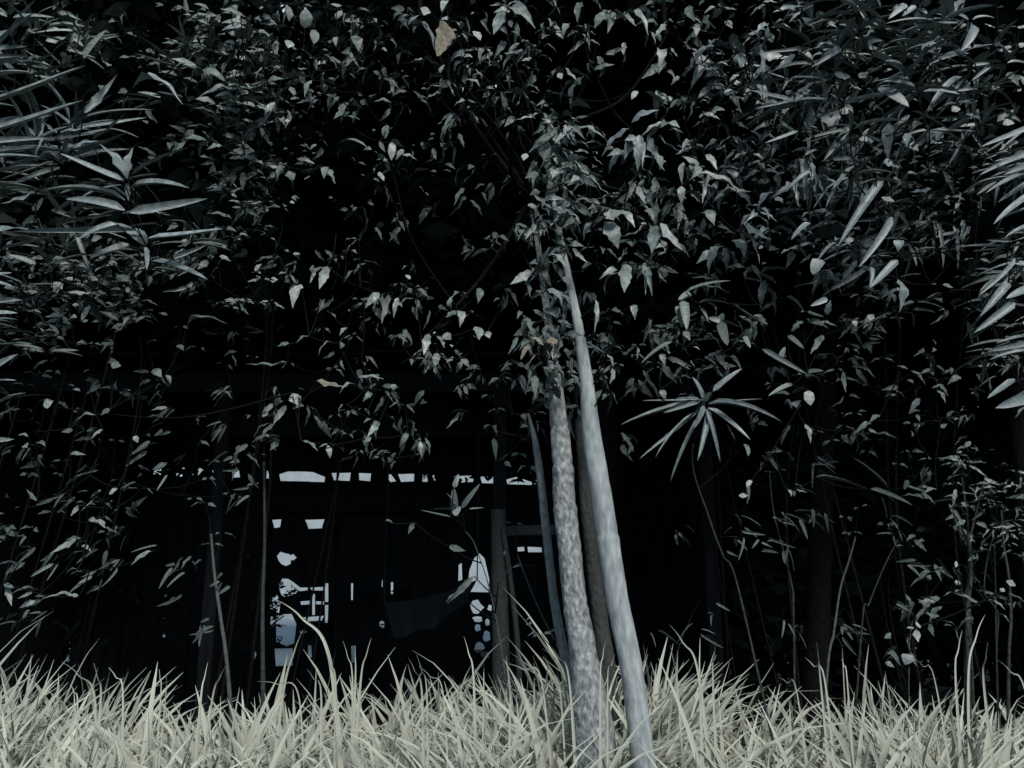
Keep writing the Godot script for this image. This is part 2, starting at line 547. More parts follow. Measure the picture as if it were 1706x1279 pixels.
	for i in 17:
		for k in 9:
			var u := i / 16.0
			var v := k / 8.0
			var a := at(lerpf(640, 795, u), lerpf(1004, 966, u) + 8.0 * sin(PI * u), 7.6 + 0.05 * sin(u * 21.0) * v)
			var b := at(lerpf(655, 770, u), lerpf(1060, 1010, u * u) + 4.0 * sin(u * 13.0), 7.55 + 0.06 * sin(u * 17.0 + 1.0))
			cs.set_uv(Vector2(u, v))
			cs.add_vertex(a.lerp(b, v) - mid)
	for i in 16:
		for k in 8:
			var q := i * 9 + k
			for w in [q, q + 9, q + 1, q + 1, q + 9, q + 10]:
				cs.add_index(w)
	cs.generate_normals()
	var sheet := thing("hanging_tarpaulin", "dim blue grey sheet sagging inside the shed, left of the bell shaped gap", "tarpaulin", mid)
	part(sheet, "sheet", cs.commit(), plain(lin(0.011, 0.018, 0.022), 0.9, 0.2))
	for e in [[640, 1003], [795, 965]]:
		var hook := at(e[0], e[1], 7.6)
		part(sheet, "cord", tapered([hook - mid, Vector3(hook.x, 3.0, -7.6) - mid], 0.006, 0.006, 0.3, 5), bark_mats["shade"])
	var pl := at(872, 884, 6.75)
	var plank := thing("loose_plank", "weathered plank nailed level across the shed's front, left of the slim stem", "plank", pl)
	box(plank, "plank", Vector3(0.5, 0.08, 0.03), Vector3.ZERO, bark_mats["stem"], Vector3(0, 0, 0.02))
	box(plank, "strut", Vector3(0.05, 0.62, 0.03), Vector3(-0.22, -0.2, 0.033), bark_mats["shade"], Vector3(0, 0, -0.1))

# ---------------------------------------------------------------- grass
func build_grass() -> void:
	var v := PackedVector3Array()
	var nrm := PackedVector3Array()
	var col := PackedColorArray()
	var idx := PackedInt32Array()
	var z := -1.75
	var clumps := []
	for i in 860:
		clumps.append(Vector2(r(-3.4, 3.4), -sqrt(r(1.75 * 1.75, 3.9 * 3.9))))
	for c in clumps:
		var tone := r(0.72, 1.18)
		var warm := r(0.0, 1.0)
		var tall := 1.0 + 0.18 * sin(c.x * 2.1 + 0.6) + 0.12 * sin(c.x * 5.3 + c.y * 2.0)
		for i in 20:
			var a := r(0, TAU)
			var q := absf(rng.randfn(0.0, 0.05))
			var x: float = c.x + q * cos(a)
			var zz: float = c.y + q * sin(a)
			var l := r(0.27, 0.645) * tall * (1.35 if rng.randf() < 0.03 else 1.0)
			if absf(x - (0.37 + (zz + 2.9) * -0.13)) < 0.16 and zz > -2.95: l *= 0.62
			var out := Vector3(cos(a), 0, sin(a) * 0.5) * r(0.35, 1.2) + Vector3(r(-0.6, 0.5), 0, r(-0.05, 0.15))
			var bend := r(0.7, 2.3) * minf(1.0, out.length())
			var rise := r(0.05, 0.4)
			out = out.normalized()
			var w := r(0.006, 0.018)
			# the blade's flat lies across the way it bends, twisted a little
			var side := Vector3(-out.z, 0, out.x).rotated(Vector3.UP, r(0.45, 1.35) * (1.0 if out.x > 0.0 else -1.0))
			var p := Vector3(x, ground_height(x, zz) - 0.02, zz)
			var first := v.size()
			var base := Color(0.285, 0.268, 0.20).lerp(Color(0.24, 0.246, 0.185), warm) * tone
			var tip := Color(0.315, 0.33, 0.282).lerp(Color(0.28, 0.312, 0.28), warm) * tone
			var n := 7
			for k in n + 1:
				var t := float(k) / n
				var ang := rise + t * t * bend
				var dir := Vector3.UP * cos(ang) + out * sin(ang)
				if k: p += dir * l / n
				var ww := w * minf(1.0, 0.55 + t * 1.6) * (1.0 - pow(t, 3.0)) + 0.0004
				var face := dir.cross(side).normalized()
				for s in [-1.0, 1.0]:
					v.append(p + side * ww * s)
					nrm.append((face + side * s * 0.35).normalized())
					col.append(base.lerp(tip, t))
			for k in n:
				var q0 := first + k * 2
				idx.append_array(PackedInt32Array([q0, q0 + 1, q0 + 2, q0 + 1, q0 + 3, q0 + 2]))
	var arr := []
	arr.resize(Mesh.ARRAY_MAX)
	arr[Mesh.ARRAY_VERTEX] = v
	arr[Mesh.ARRAY_NORMAL] = nrm
	arr[Mesh.ARRAY_COLOR] = col
	arr[Mesh.ARRAY_INDEX] = idx
	var m := ArrayMesh.new()
	m.add_surface_from_arrays(Mesh.PRIMITIVE_TRIANGLES, arr)
	var o := MeshInstance3D.new()
	o.name = "tall_grass"
	o.mesh = m
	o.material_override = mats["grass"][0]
	add_child(o)
	tag(o, "pale dry tall grass covering the bank along the foreground", "grass", "", "stuff")

func grass_tuft(label: String, depth: float, list: Array) -> void:
	var e: Array = list[0]
	var foot := at(e[0], e[1], depth)
	foot.y = ground_height(foot.x, foot.z)
	var o := thing("grass_tuft", label, "grass tuft", foot, "long blades standing above the dry grass")
	for b in list:
		var top := at(b[2], b[3], depth + r(-0.1, 0.1))
		var mid := at(b[0], b[1], depth)
		var low := Vector3(mid.x + (mid.x - top.x) * 0.45, ground_height(mid.x, mid.z) - 0.02, mid.z)
		var lift := mid.distance_to(top)
		var st := SurfaceTool.new()
		st.begin(Mesh.PRIMITIVE_TRIANGLES)
		var pts := curve_points([low, mid, mid.lerp(top, 0.55) + Vector3(0, 0.13 * lift, 0), top], 0.02)
		var side := (top - mid).cross(Vector3(r(-0.3, 0.3), 0.15, 1.0)).normalized()
		for i in pts.size():
			var t := float(i) / (pts.size() - 1)
			var w: float = b[4] / FOCAL * depth * 0.42 * minf(1.0, 0.5 + t * 1.5) * pow(1.0 - pow(t, 2.0), 0.9) + 0.0004
			for s in [-1, 0, 1]:
				st.set_color(Color(0.27, 0.258, 0.195).lerp(Color(0.31, 0.33, 0.29), t))
				st.add_vertex(pts[i] + side * w * s + Vector3(0, 0, 0.003 * absf(s)) - foot)
		for i in pts.size() - 1:
			for s in 2:
				var a := i * 3 + s
				for k in [a, a + 1, a + 3, a + 1, a + 4, a + 3]:
					st.add_index(k)
		st.generate_normals()
		part(o, "blade", st.commit(), mats["grass"][0])

# ---------------------------------------------------------------- everything
func _ready() -> void:
	rng.seed = 20240611
	var cam := Camera3D.new()
	cam.name = "camera"
	cam.fov = rad_to_deg(2.0 * atan(639.5 / FOCAL))
	cam.far = 400.0
	cam.near = 0.05
	cam.position = EYE
	cam.rotation.x = pitch
	add_child(cam)
	cam.current = true
	var env := Environment.new()
	var sky_mat := ProceduralSkyMaterial.new()
	sky_mat.sky_top_color = Color(0.74, 0.85, 0.94)
	sky_mat.sky_horizon_color = Color(0.76, 0.85, 0.91)
	sky_mat.ground_horizon_color = Color(0.35, 0.36, 0.34)
	sky_mat.ground_bottom_color = Color(0.2, 0.2, 0.18)
	sky_mat.sky_energy_multiplier = 0.65
	sky_mat.ground_energy_multiplier = 0.65
	sky_mat.sky_curve = 0.2
	var sky := Sky.new()
	sky.sky_material = sky_mat
	env.background_mode = Environment.BG_SKY
	env.sky = sky
	env.tonemap_mode = Environment.TONE_MAPPER_LINEAR
	env.tonemap_exposure = 3.0
	env.sdfgi_enabled = true
	env.ssao_enabled = true
	env.ssil_enabled = true
	var we := WorldEnvironment.new()
	we.name = "world_environment"
	we.environment = env
	add_child(we)
	var sun := DirectionalLight3D.new()
	sun.name = "veiled_sun"
	sun.light_energy = 0.5
	sun.light_angular_distance = 14.0
	sun.light_color = Color(1.0, 0.98, 0.95)
	sun.shadow_enabled = true
	add_child(sun)
	sun.look_at_from_position(Vector3(3.6, 9.5, 6.6), Vector3(0, 0, -3), Vector3.UP)

	make_materials()
	# ---- setting
	var gm := SurfaceTool.new()
	gm.begin(Mesh.PRIMITIVE_TRIANGLES)
	var nx := 60
	var nz := 90
	for i in nx + 1:
		for k in nz + 1:
			var x := (pow(absf(i / 30.0 - 1.0), 2.2) * signf(i / 30.0 - 1.0)) * 120.0
			var z := 8.0 - k * 0.2 if k < 80 else -8.0 - pow((k - 80) / 10.0, 2.0) * 190.0
			gm.set_uv(Vector2(x, z) * 0.5)
			gm.add_vertex(Vector3(x, ground_height(x, z), z))
	for i in nx:
		for k in nz:
			var a := i * (nz + 1) + k
			for q in [a, a + nz + 1, a + 1, a + 1, a + nz + 1, a + nz + 2]:
				gm.add_index(q)
	gm.generate_normals()
	var soil := plain(Color.WHITE, 0.95, 0.2)
	soil.albedo_texture = noise_tex(0.04, 5, lin(0.010, 0.009, 0.008), lin(0.025, 0.023, 0.019), 512)
	var go := MeshInstance3D.new()
	go.name = "ground"
	go.mesh = gm.commit()
	go.material_override = soil
	add_child(go)
	tag(go, "dark soil bank and leaf littered floor of the wood", "ground", "", "structure")

	var cm := SurfaceTool.new()
	cm.begin(Mesh.PRIMITIVE_TRIANGLES)
	for i in 31:
		for k in 13:
			var x := -15.0 + i
			var z := -12.6 - k * 0.95
			cm.set_uv(Vector2(x, z))
			cm.add_vertex(Vector3(x, ground_height(x, z) + 0.05, z))
	for i in 30:
		for k in 12:
			var a := i * 13 + k
			for q in [a, a + 13, a + 1, a + 1, a + 13, a + 14]:
				cm.add_index(q)
	cm.generate_normals()
	var chalk := plain(Color.WHITE, 0.95, 0.2)
	chalk.albedo_texture = noise_tex(0.05, 6, lin(0.14, 0.17, 0.195), lin(0.19, 0.225, 0.255), 512)
	var co := MeshInstance3D.new()
	co.name = "yard"
	co.mesh = cm.commit()
	co.material_override = chalk
	add_child(co)
	tag(co, "pale gravel yard in the clearing beyond the shed", "ground", "", "structure")

	build_house()
	build_shed()
	build_wood()
	build_trunks()
	build_front_plants()
	build_canes()
	build_grass()
	build_tufts()

func make_materials() -> void:
	for kind in 4:
		leaf_shapes[kind] = []
		for k in 4:
			leaf_shapes[kind].append(leaf_mesh(kind, k))
	for k in 3:
		sprig_shapes.append(sprig_mesh(11, 90 + k))
	var dim := lin(0.03, 0.05, 0.03)
	mats["leaf"] = [leaf_material(lin(0.10, 0.134, 0.130), 0.3, dim, 1), leaf_material(lin(0.135, 0.172, 0.168), 0.22, dim, 2), leaf_material(lin(0.055, 0.082, 0.078), 0.3, dim, 3), leaf_material(lin(0.165, 0.195, 0.19), 0.3, dim, 11)]
	mats["blue"] = [leaf_material(lin(0.10, 0.132, 0.142), 0.25, dim, 4), leaf_material(lin(0.135, 0.168, 0.178), 0.25, dim, 5), leaf_material(lin(0.068, 0.094, 0.104), 0.25, dim, 12)]
	mats["bright"] = [leaf_material(lin(0.18, 0.22, 0.228), 0.25, dim, 13), leaf_material(lin(0.14, 0.178, 0.186), 0.25, dim, 14)]
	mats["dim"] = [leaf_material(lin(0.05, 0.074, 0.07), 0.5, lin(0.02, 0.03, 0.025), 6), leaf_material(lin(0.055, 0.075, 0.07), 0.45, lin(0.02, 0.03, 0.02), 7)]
	mats["pale"] = [leaf_material(lin(0.24, 0.27, 0.26), 0.5, lin(0.08, 0.1, 0.08), 8)]  # glints of glossy leaves painted as pale colour; own white on pale_leaf_plant
	mats["brown"] = [leaf_material(lin(0.16, 0.145, 0.11), 0.7, lin(0.05, 0.04, 0.03), 9)]
	mats["yellow"] = [leaf_material(lin(0.11, 0.118, 0.085), 0.6, lin(0.05, 0.05, 0.02), 10)]
	var gr := plain(Color.WHITE, 0.85, 0.25)
	gr.vertex_color_use_as_albedo = true
	gr.backlight_enabled = true
	gr.backlight = lin(0.16, 0.165, 0.13)
	mats["grass"] = [gr]
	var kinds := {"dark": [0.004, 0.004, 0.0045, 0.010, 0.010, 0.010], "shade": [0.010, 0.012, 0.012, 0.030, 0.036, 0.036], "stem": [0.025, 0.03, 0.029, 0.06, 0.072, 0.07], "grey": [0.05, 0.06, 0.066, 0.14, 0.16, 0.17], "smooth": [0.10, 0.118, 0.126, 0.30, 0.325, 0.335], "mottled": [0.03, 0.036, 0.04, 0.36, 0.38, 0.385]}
	var i := 0
	for key in kinds:
		var c: Array = kinds[key]
		var m := plain(Color.WHITE, 0.85, 0.35)
		m.albedo_texture = noise_tex(0.018 if key == "smooth" else 0.028, 40 + i, lin(c[0], c[1], c[2]), lin(c[3], c[4], c[5]), 512, 5)
		if key == "dark": m.specular_mode = BaseMaterial3D.SPECULAR_DISABLED
		m.uv1_triplanar = true
		m.uv1_scale = Vector3(4.0, 1.1, 4.0) if key == "smooth" else Vector3(3.1, 1.7, 3.1)
		var n := FastNoiseLite.new()
		n.seed = 60 + i
		n.frequency = 0.05
		n.fractal_octaves = 4
		var nt := NoiseTexture2D.new()
		nt.width = 256
		nt.height = 256
		nt.seamless = true
		nt.noise = n
		m.heightmap_enabled = true
		m.heightmap_texture = nt
		m.heightmap_scale = 0.3 if key == "smooth" else 0.8
		bark_mats[key] = m
		i += 1
	twig_mat = plain(lin(0.006, 0.007, 0.007), 0.9, 0.15)
	twig_mat.specular_mode = BaseMaterial3D.SPECULAR_DISABLED

func build_house() -> void:
	var o := thing("white_house", "pale rendered house across the clearing, seen only through the shed's gaps", "house", Vector3(-1.5, 0.1, -24.0))
	var wall := plain(Color.WHITE, 0.9, 0.3)
	wall.albedo_texture = noise_tex(0.02, 77, lin(0.20, 0.24, 0.27), lin(0.27, 0.315, 0.35))
	wall.uv1_triplanar = true
	wall.uv1_scale = Vector3(0.4, 0.4, 0.4)
	box(o, "wall", Vector3(16.0, 5.2, 7.0), Vector3(0, 2.5, -3.5), wall)
	var tiles := plain(lin(0.12, 0.1, 0.09), 0.9)
	box(o, "roof", Vector3(16.8, 0.18, 4.6), Vector3(0, 6.0, -1.75), tiles, Vector3(0.42, 0, 0))
	box(o, "roof", Vector3(16.8, 0.18, 4.6), Vector3(0, 6.0, -5.3), tiles, Vector3(-0.42, 0, 0))

func build_wood() -> void:
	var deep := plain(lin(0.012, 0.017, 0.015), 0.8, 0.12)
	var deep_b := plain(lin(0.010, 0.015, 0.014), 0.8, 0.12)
	var rows := [
		["dark tree with a wide low crown at the far left of the wood", -6.6, -6.4, 7.4, 2.9, 2.6, 0.13],
		["dark tree left of the shed with hanging leaves", -5.2, -6.9, 7.8, 2.9, 2.4, 0.11],
		["dark tree in front of the shed's left end", -4.0, -5.9, 8.0, 3.1, 2.4, 0.1],
		["dark tree with its crown over the shed's right half", 0.55, -6.3, 8.2, 3.1, 2.5, 0.12],
		["dark tree just right of the two leaning trunks", 2.0, -6.0, 7.8, 2.9, 2.4, 0.1],
		["dark tree right of the drooping whorl plant", 3.6, -6.0, 7.9, 2.5, 2.5, 0.12],
		["dark tree with a low crown at the right of the wood", 5.6, -6.2, 7.4, 2.3, 2.5, 0.13],
		["dark tree at the back left corner of the wood", -7.2, -10.4, 8.6, 2.4, 2.9, 0.16],
		["dark tree at the back behind the shed's left end", -5.4, -11.0, 9.0, 2.7, 2.8, 0.15],
		["dark tree at the back rising over the shed roof", -1.9, -11.2, 9.2, 2.8, 2.8, 0.15],
		["dark tree at the back behind the shed's right end", 0.9, -11.0, 9.0, 2.7, 2.8, 0.14],
		["dark tree at the back behind the whorl plant", 3.6, -10.4, 9.0, 2.2, 2.8, 0.16],
		["dark tree at the back right corner of the wood", 6.6, -10.4, 8.8, 2.2, 2.9, 0.16],
		["dark tree hindmost behind the whorl plant, its crown low", 2.5, -11.9, 8.6, 1.8, 2.6, 0.15],
		["dark tree hindmost at the right, between two others", 5.2, -11.9, 8.8, 1.8, 2.8, 0.15],
		["dark tree hindmost over the shed's left half", -3.8, -12.2, 9.0, 3.4, 2.6, 0.15]]
	var n := 0
	for t in rows:
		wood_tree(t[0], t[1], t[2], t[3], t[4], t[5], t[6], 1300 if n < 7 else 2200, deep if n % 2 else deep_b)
		n += 1
	var shrubs := [
		["dark shrub at the far left back of the wood", -9.6, -9.6, 3.6], ["dark shrub second from the left at the back", -8.0, -9.9, 3.9], ["dark shrub third from the left at the back", -6.6, -9.4, 3.7], ["dark shrub against the shed's left side boards", -5.3, -9.4, 3.6],
		["dark shrub against the shed's right side boards", 2.4, -9.0, 3.5], ["dark shrub right of the shed, beside the corner one", 3.8, -9.3, 3.7], ["dark shrub fourth from the right at the back", 5.2, -9.2, 3.8], ["dark shrub third from the right at the back", 6.7, -9.6, 3.9], ["dark shrub second from the right at the back", 8.2, -9.7, 3.7], ["dark shrub at the far right back of the wood", 9.8, -9.6, 3.8],
		["dark shrub between the shed's right side and the corner, set further back", 3.0, -10.3, 3.6], ["dark shrub hindmost at the right, under the low crowned tree", 4.6, -10.6, 3.8], ["dark shrub hindmost near the right corner tree", 6.0, -10.7, 3.8], ["dark shrub closing the left side of the wood", -7.6, -7.4, 3.8], ["dark shrub on the left side nearer the grass", -7.4, -5.2, 3.6], ["dark shrub closing the right side of the wood", 7.4, -7.4, 3.8], ["dark shrub on the right side nearer the grass", 7.2, -5.2, 3.6]]
	var yard := [["dark shrub in the pale yard, left behind the shed", -4.6, -15.5, 1.5], ["dark shrub in the pale yard, behind the shed's middle", -1.9, -16.5, 1.2], ["dark shrub in the pale yard, behind the shed's right end", 0.4, -15.0, 1.0]]
	for s in yard:
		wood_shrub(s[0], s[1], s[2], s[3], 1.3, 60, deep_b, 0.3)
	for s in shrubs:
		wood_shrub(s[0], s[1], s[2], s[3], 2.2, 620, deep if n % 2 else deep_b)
		n += 1

func trunk_line(list: Array) -> Array:
	# [x, y, depth, half width] down the picture -> points from the foot up and radii
	var pts := []
	var radii := []
	for i in range(list.size() - 1, -1, -1):
		var e: Array = list[i]
		pts.append(at(e[0], e[1], e[2]))
		radii.append(e[3] / FOCAL * e[2])
	var low: Vector3 = pts[0]
	pts.push_front(Vector3(low.x + 0.02, ground_height(low.x, low.z) - 0.08, low.z + 0.01))
	radii.push_front(radii[0] * 1.15)
	return [pts, radii]

func trunk_part(o: Node3D, list: Array, bark: String, rough: float, rings: Array) -> Plant:
	var tl := trunk_line(list)
	var pts := curve_points(tl[0], 0.012)
	var p := Plant.new()
	p.node = o
	var radii := PackedFloat32Array()
	var shifted := PackedVector3Array()
	var k := 0
	for q in pts:
		while k < tl[0].size() - 2 and q.y > tl[0][k + 1].y: k += 1
		var t: float = clampf((q.y - tl[0][k].y) / maxf(0.001, tl[0][k + 1].y - tl[0][k].y), 0.0, 1.0)
		var rad: float = lerpf(tl[1][k], tl[1][k + 1], t)
		for ring in rings:
			var h: float = at(1000, ring, list[0][2]).y
			var dy := (q.y - h) / 0.012
			rad *= 1.0 + 0.05 * exp(-dy * dy) - 0.05 * exp(-(dy - 1.6) * (dy - 1.6))
		radii.append(rad)
		shifted.append(q - o.position)
		p.line.append(q)
	part(o, "trunk", tube_mesh(shifted, radii, 22, rough, list[0][0]), bark_mats[bark])
	p.twigs = SurfaceTool.new()
	p.twigs.begin(Mesh.PRIMITIVE_TRIANGLES)
	return p

func limbs(p: Plant, ends: Array, bark: String) -> void:
	var top := p.line[p.line.size() - 1]
	for e in ends:
		var tip := at(e[0], e[1], e[2])
		var pts := curve_points([top - p.node.position, (top + tip) / 2.0 + Vector3(r(-0.1, 0.1), -0.05, -0.08) - p.node.position, tip - p.node.position], 0.08)
		var radii := PackedFloat32Array()
		for i in pts.size():
			radii.append(lerpf(0.013, 0.005, float(i) / pts.size()))
			p.line.append(pts[i] + p.node.position)
		part(p.node, "limb", tube_mesh(pts, radii, 8, 0.05), bark_mats["dark"])

func high_crown(p: Plant, centre: Vector3, size: Vector3, count: int) -> void:
	var deep := plain(lin(0.03, 0.042, 0.038), 0.6, 0.25)
	var top := p.line[0]
	for q in p.line:
		if q.y > top.y: top = q
	part(p.node, "limb", tapered([top - p.node.position, (top + centre) / 2.0 - p.node.position, centre - p.node.position], 0.012, 0.008, 0.1, 8), bark_mats["dark"])
	crown(p.node, [[centre - p.node.position, size]], count * 2, 0.3, deep)

func build_trunks() -> void:
	var foot := at(1070, 1279, 2.9)
	var o := thing("leaning_tree", "tree with a smooth pale grey ringed trunk leaning left, right of the mottled one", "tree", Vector3(foot.x, ground_height(foot.x, -2.9), -2.9))
	var a := trunk_part(o, [[905, 215, 3.35, 3.5], [920, 320, 3.3, 4.5], [938, 420, 3.22, 5.5], [951, 480, 3.12, 6.5], [966, 560, 3.08, 9], [976, 632, 3.06, 12], [987, 732, 3.03, 16], [1007, 857, 3.0, 17.5], [1026, 984, 2.97, 18], [1052, 1118, 2.93, 18], [1072, 1279, 2.9, 19]], "smooth", 0.035, [905, 612, 571, 500])
	limbs(a, [[1080, 225, 3.0], [1040, 350, 3.0], [1000, 60, 3.2], [900, 390, 2.95], [1110, 60, 3.4], [1130, 330, 3.2]], "stem")
	leaves(a, 0, "blue", 2.95, [[1055, 225, 1040, 266, 17], [1065, 225, 1062, 285, 17], [1078, 225, 1107, 285, 20], [1095, 225, 1136, 255, 14], [1050, 215, 1002, 262, 15], [1068, 232, 1070, 282, 9], [1080, 230, 1082, 284, 8], [1052, 205, 1098, 184, 14], [1112, 218, 1138, 222, 9]])
	leaves(a, 0, "leaf", 2.95, [[1006, 360, 975, 330, 15], [1005, 362, 1040, 350, 17], [1036, 352, 1058, 380, 13], [1010, 370, 1030, 415, 27], [994, 372, 972, 402, 15], [1092, 375, 1086, 422, 21], [1100, 372, 1138, 418, 16], [1062, 310, 1076, 340, 16], [1135, 310, 1136, 342, 12], [1160, 275, 1150, 300, 14], [1162, 290, 1238, 322, 14], [1176, 258, 1195, 284, 12], [1180, 290, 1170, 340, 9], [1178, 350, 1190, 376, 17]])
	leaves(a, 0, "leaf", 3.0, [[1008, 22, 990, 48, 18], [1020, 20, 1012, 56, 14], [1022, 18, 1044, 40, 17], [1040, 20, 1060, 44, 15], [1038, 26, 1080, 60, 17], [1076, 50, 1092, 74, 14], [1100, 84, 1098, 118, 16], [1118, 80, 1130, 96, 9], [990, 118, 1024, 108, 10], [975, 70, 1000, 76, 12], [950, 40, 938, 64, 14], [968, 5, 962, 38, 14], [985, 0, 1000, 16, 20]])
	leaves(a, 0, "leaf", 2.95, [[852, 382, 902, 416, 22], [886, 452, 850, 474, 14], [905, 440, 944, 414, 13], [940, 416, 920, 440, 14], [862, 384, 880, 396, 8], [912, 482, 936, 500, 17], [1045, 440, 1040, 488, 20], [1068, 440, 1075, 492, 10], [1080, 444, 1087, 494, 9], [992, 500, 990, 555, 8], [1056, 508, 1058, 534, 11], [1010, 590, 1022, 612, 11], [1056, 572, 1060, 600, 9], [1020, 614, 1016, 640, 10], [900, 490, 884, 500, 14]])
	leaves(a, 3, "brown", 2.9, [[888, 562, 905, 576, 18], [910, 566, 936, 572, 12], [884, 575, 868, 600, 12], [900, 590, 880, 612, 9]])
	spray(a, 0, "leaf", 3.1, 0.25, [1050, 330, 90, 180], 12, 5, 0.1, 0.03, Vector3(0, -0.35, 0.2), 0.6)
	spray(a, 0, "dim", 3.3, 0.3, [960, 430, 120, 170], 12, 5, 0.09, 0.026, Vector3(0, -0.3, 0.2), 0.6)
	spray(a, 0, "dim", 3.2, 0.2, [1010, 590, 60, 80], 8, 5, 0.08, 0.024, Vector3(0, -0.4, 0.2), 0.6)
	fill(a, 0, "leaf", 2.98, 0.06, [885, 190, 965, 470], 110, 0.085, 0.028, Vector3(0.1, -0.5, 0))
	fill(a, 0, "leaf", 3.32, 0.2, [880, -10, 1160, 470], 131, 0.119, 0.035, Vector3(0.1, -0.5, 0.1))
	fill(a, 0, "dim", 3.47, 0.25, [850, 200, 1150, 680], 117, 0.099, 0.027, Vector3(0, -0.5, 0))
	high_crown(a, Vector3(0.7, 5.6, -3.6), Vector3(2.0, 0.9, 1.2), 420)
	finish_plant(a)

	foot = at(985, 1279, 2.98)
	o = thing("leaning_tree", "tree with a rough mottled grey trunk, left of the smooth leaning one", "tree", Vector3(foot.x, ground_height(foot.x, -2.98), -2.98))
	var b := trunk_part(o, [[885, 330, 3.5, 4], [902, 450, 3.42, 5.5], [914, 540, 3.32, 7], [923, 620, 3.2, 10], [929, 680, 3.15, 14], [936, 760, 3.12, 17], [942, 850, 3.1, 19], [956, 984, 3.06, 19], [973, 1100, 3.02, 22], [985, 1180, 2.99, 30], [992, 1279, 2.98, 36]], "mottled", 0.07, [1010, 930, 860, 800, 745])
	limbs(b, [[830, 15, 3.1], [740, 100, 3.0], [870, 160, 3.0], [760, 510, 3.2], [700, 30, 3.3], [930, 280, 3.3], [780, 170, 3.2]], "stem")
	leaves(b, 0, "leaf", 3.0, [[838, 18, 822, 58, 20], [845, 18, 892, 48, 22], [850, 20, 822, 22, 12], [832, 44, 846, 58, 11], [842, 152, 894, 186, 22], [890, 184, 924, 214, 14], [858, 195, 840, 212, 11], [842, 70, 822, 100, 11], [812, 82, 800, 108, 12], [820, 105, 834, 116, 14], [878, 82, 864, 102, 12], [770, 98, 822, 80, 0.1]], 0.25)
	leaves(b, 0, "blue", 3.0, [[868, 108, 908, 118, 8], [860, 120, 880, 130, 10], [825, 130, 858, 134, 12], [800, 142, 834, 142, 11], [800, 146, 772, 135, 8], [740, 128, 706, 142, 9], [746, 132, 758, 162, 16], [780, 186, 796, 206, 14], [764, 194, 740, 222, 11], [768, 60, 745, 82, 8], [750, 105, 790, 84, 8], [718, 96, 668, 106, 8], [940, 160, 910, 158, 10]])
	leaves(b, 3, "brown", 2.95, [[748, 44, 728, 94, 34]])
	leaves(b, 0, "blue", 2.96, [[680, 40, 724, 84, 18], [680, 42, 698, 26, 8]])
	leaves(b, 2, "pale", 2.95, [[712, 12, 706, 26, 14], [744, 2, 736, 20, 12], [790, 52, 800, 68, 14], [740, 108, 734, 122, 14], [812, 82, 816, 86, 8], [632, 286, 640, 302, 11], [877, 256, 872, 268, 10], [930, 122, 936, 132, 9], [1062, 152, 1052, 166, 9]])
	leaves(b, 0, "dim", 3.1, [[905, 235, 910, 275, 22], [912, 270, 918, 310, 20], [920, 300, 912, 345, 18], [935, 296, 950, 305, 16], [900, 320, 882, 326, 12], [958, 290, 975, 300, 12]])
	leaves(b, 0, "leaf", 3.15, [[762, 520, 742, 530, 11], [758, 520, 712, 560, 13], [714, 556, 706, 592, 12], [764, 518, 766, 546, 13], [752, 515, 756, 492, 10], [750, 510, 725, 526, 11], [728, 560, 740, 580, 14], [800, 480, 796, 506, 12], [795, 545, 798, 566, 17], [728, 588, 725, 612, 11], [768, 598, 782, 612, 14], [740, 556, 752, 566, 15], [812, 552, 816, 564, 10]])
	spray(b, 0, "leaf", 3.1, 0.25, [850, 90, 150, 90], 13, 5, 0.085, 0.025, Vector3(0, -0.3, 0.2), 0.6)
	spray(b, 0, "dim", 3.35, 0.3, [760, 250, 190, 170], 20, 4, 0.075, 0.022, Vector3(-0.1, -0.35, 0.2), 0.6)
	spray(b, 0, "dim", 3.3, 0.2, [760, 560, 120, 110], 12, 4, 0.07, 0.02, Vector3(-0.1, -0.45, 0.2), 0.6)
	fill(b, 0, "leaf", 3.37, 0.2, [640, -10, 930, 300], 106, 0.099, 0.030, Vector3(-0.1, -0.4, 0.1))
	fill(b, 0, "leaf", 3.47, 0.2, [690, 460, 900, 700], 27, 0.079, 0.025, Vector3(-0.2, -0.5, 0))
	fill(b, 0, "dim", 3.57, 0.25, [600, 0, 920, 780], 148, 0.092, 0.025, Vector3(-0.1, -0.5, 0))
	fill(b, 0, "dim", 2.98, 0.06, [870, 330, 955, 660], 150, 0.08, 0.027, Vector3(0, -0.6, 0))
	high_crown(b, Vector3(-0.5, 5.5, -3.7), Vector3(2.0, 0.9, 1.2), 420)
	finish_plant(b)

	foot = at(958, 1180, 3.12)
	o = thing("slim_tree", "slim blue grey stem close on the left of the mottled trunk", "tree", Vector3(foot.x, ground_height(foot.x, -3.12), -3.12))
	var c := trunk_part(o, [[880, 690, 3.4, 2], [894, 749, 3.28, 6], [907, 857, 3.24, 7], [921, 984, 3.2, 7], [939, 1085, 3.16, 8], [958, 1180, 3.12, 8]], "grey", 0.06, [880, 960])
	limbs(c, [[830, 720, 3.4], [845, 640, 3.4], [880, 560, 3.5]], "stem")
	leaves(c, 0, "dim", 3.4, [[822, 730, 826, 768, 8], [828, 768, 850, 754, 8], [866, 714, 882, 712, 8], [868, 734, 884, 738, 6], [840, 770, 852, 778, 8], [870, 690, 876, 702, 9]])
	spray(c, 0, "dim", 3.5, 0.2, [860, 690, 60, 90], 8, 4, 0.06, 0.02, Vector3(0, -0.4, 0.2), 0.6)
	finish_plant(c)

	foot = at(1010, 1130, 3.5)
	o = thing("slim_tree", "shaded dark stem between the mottled and the smooth trunks", "tree", Vector3(foot.x, ground_height(foot.x, -3.5), -3.5))
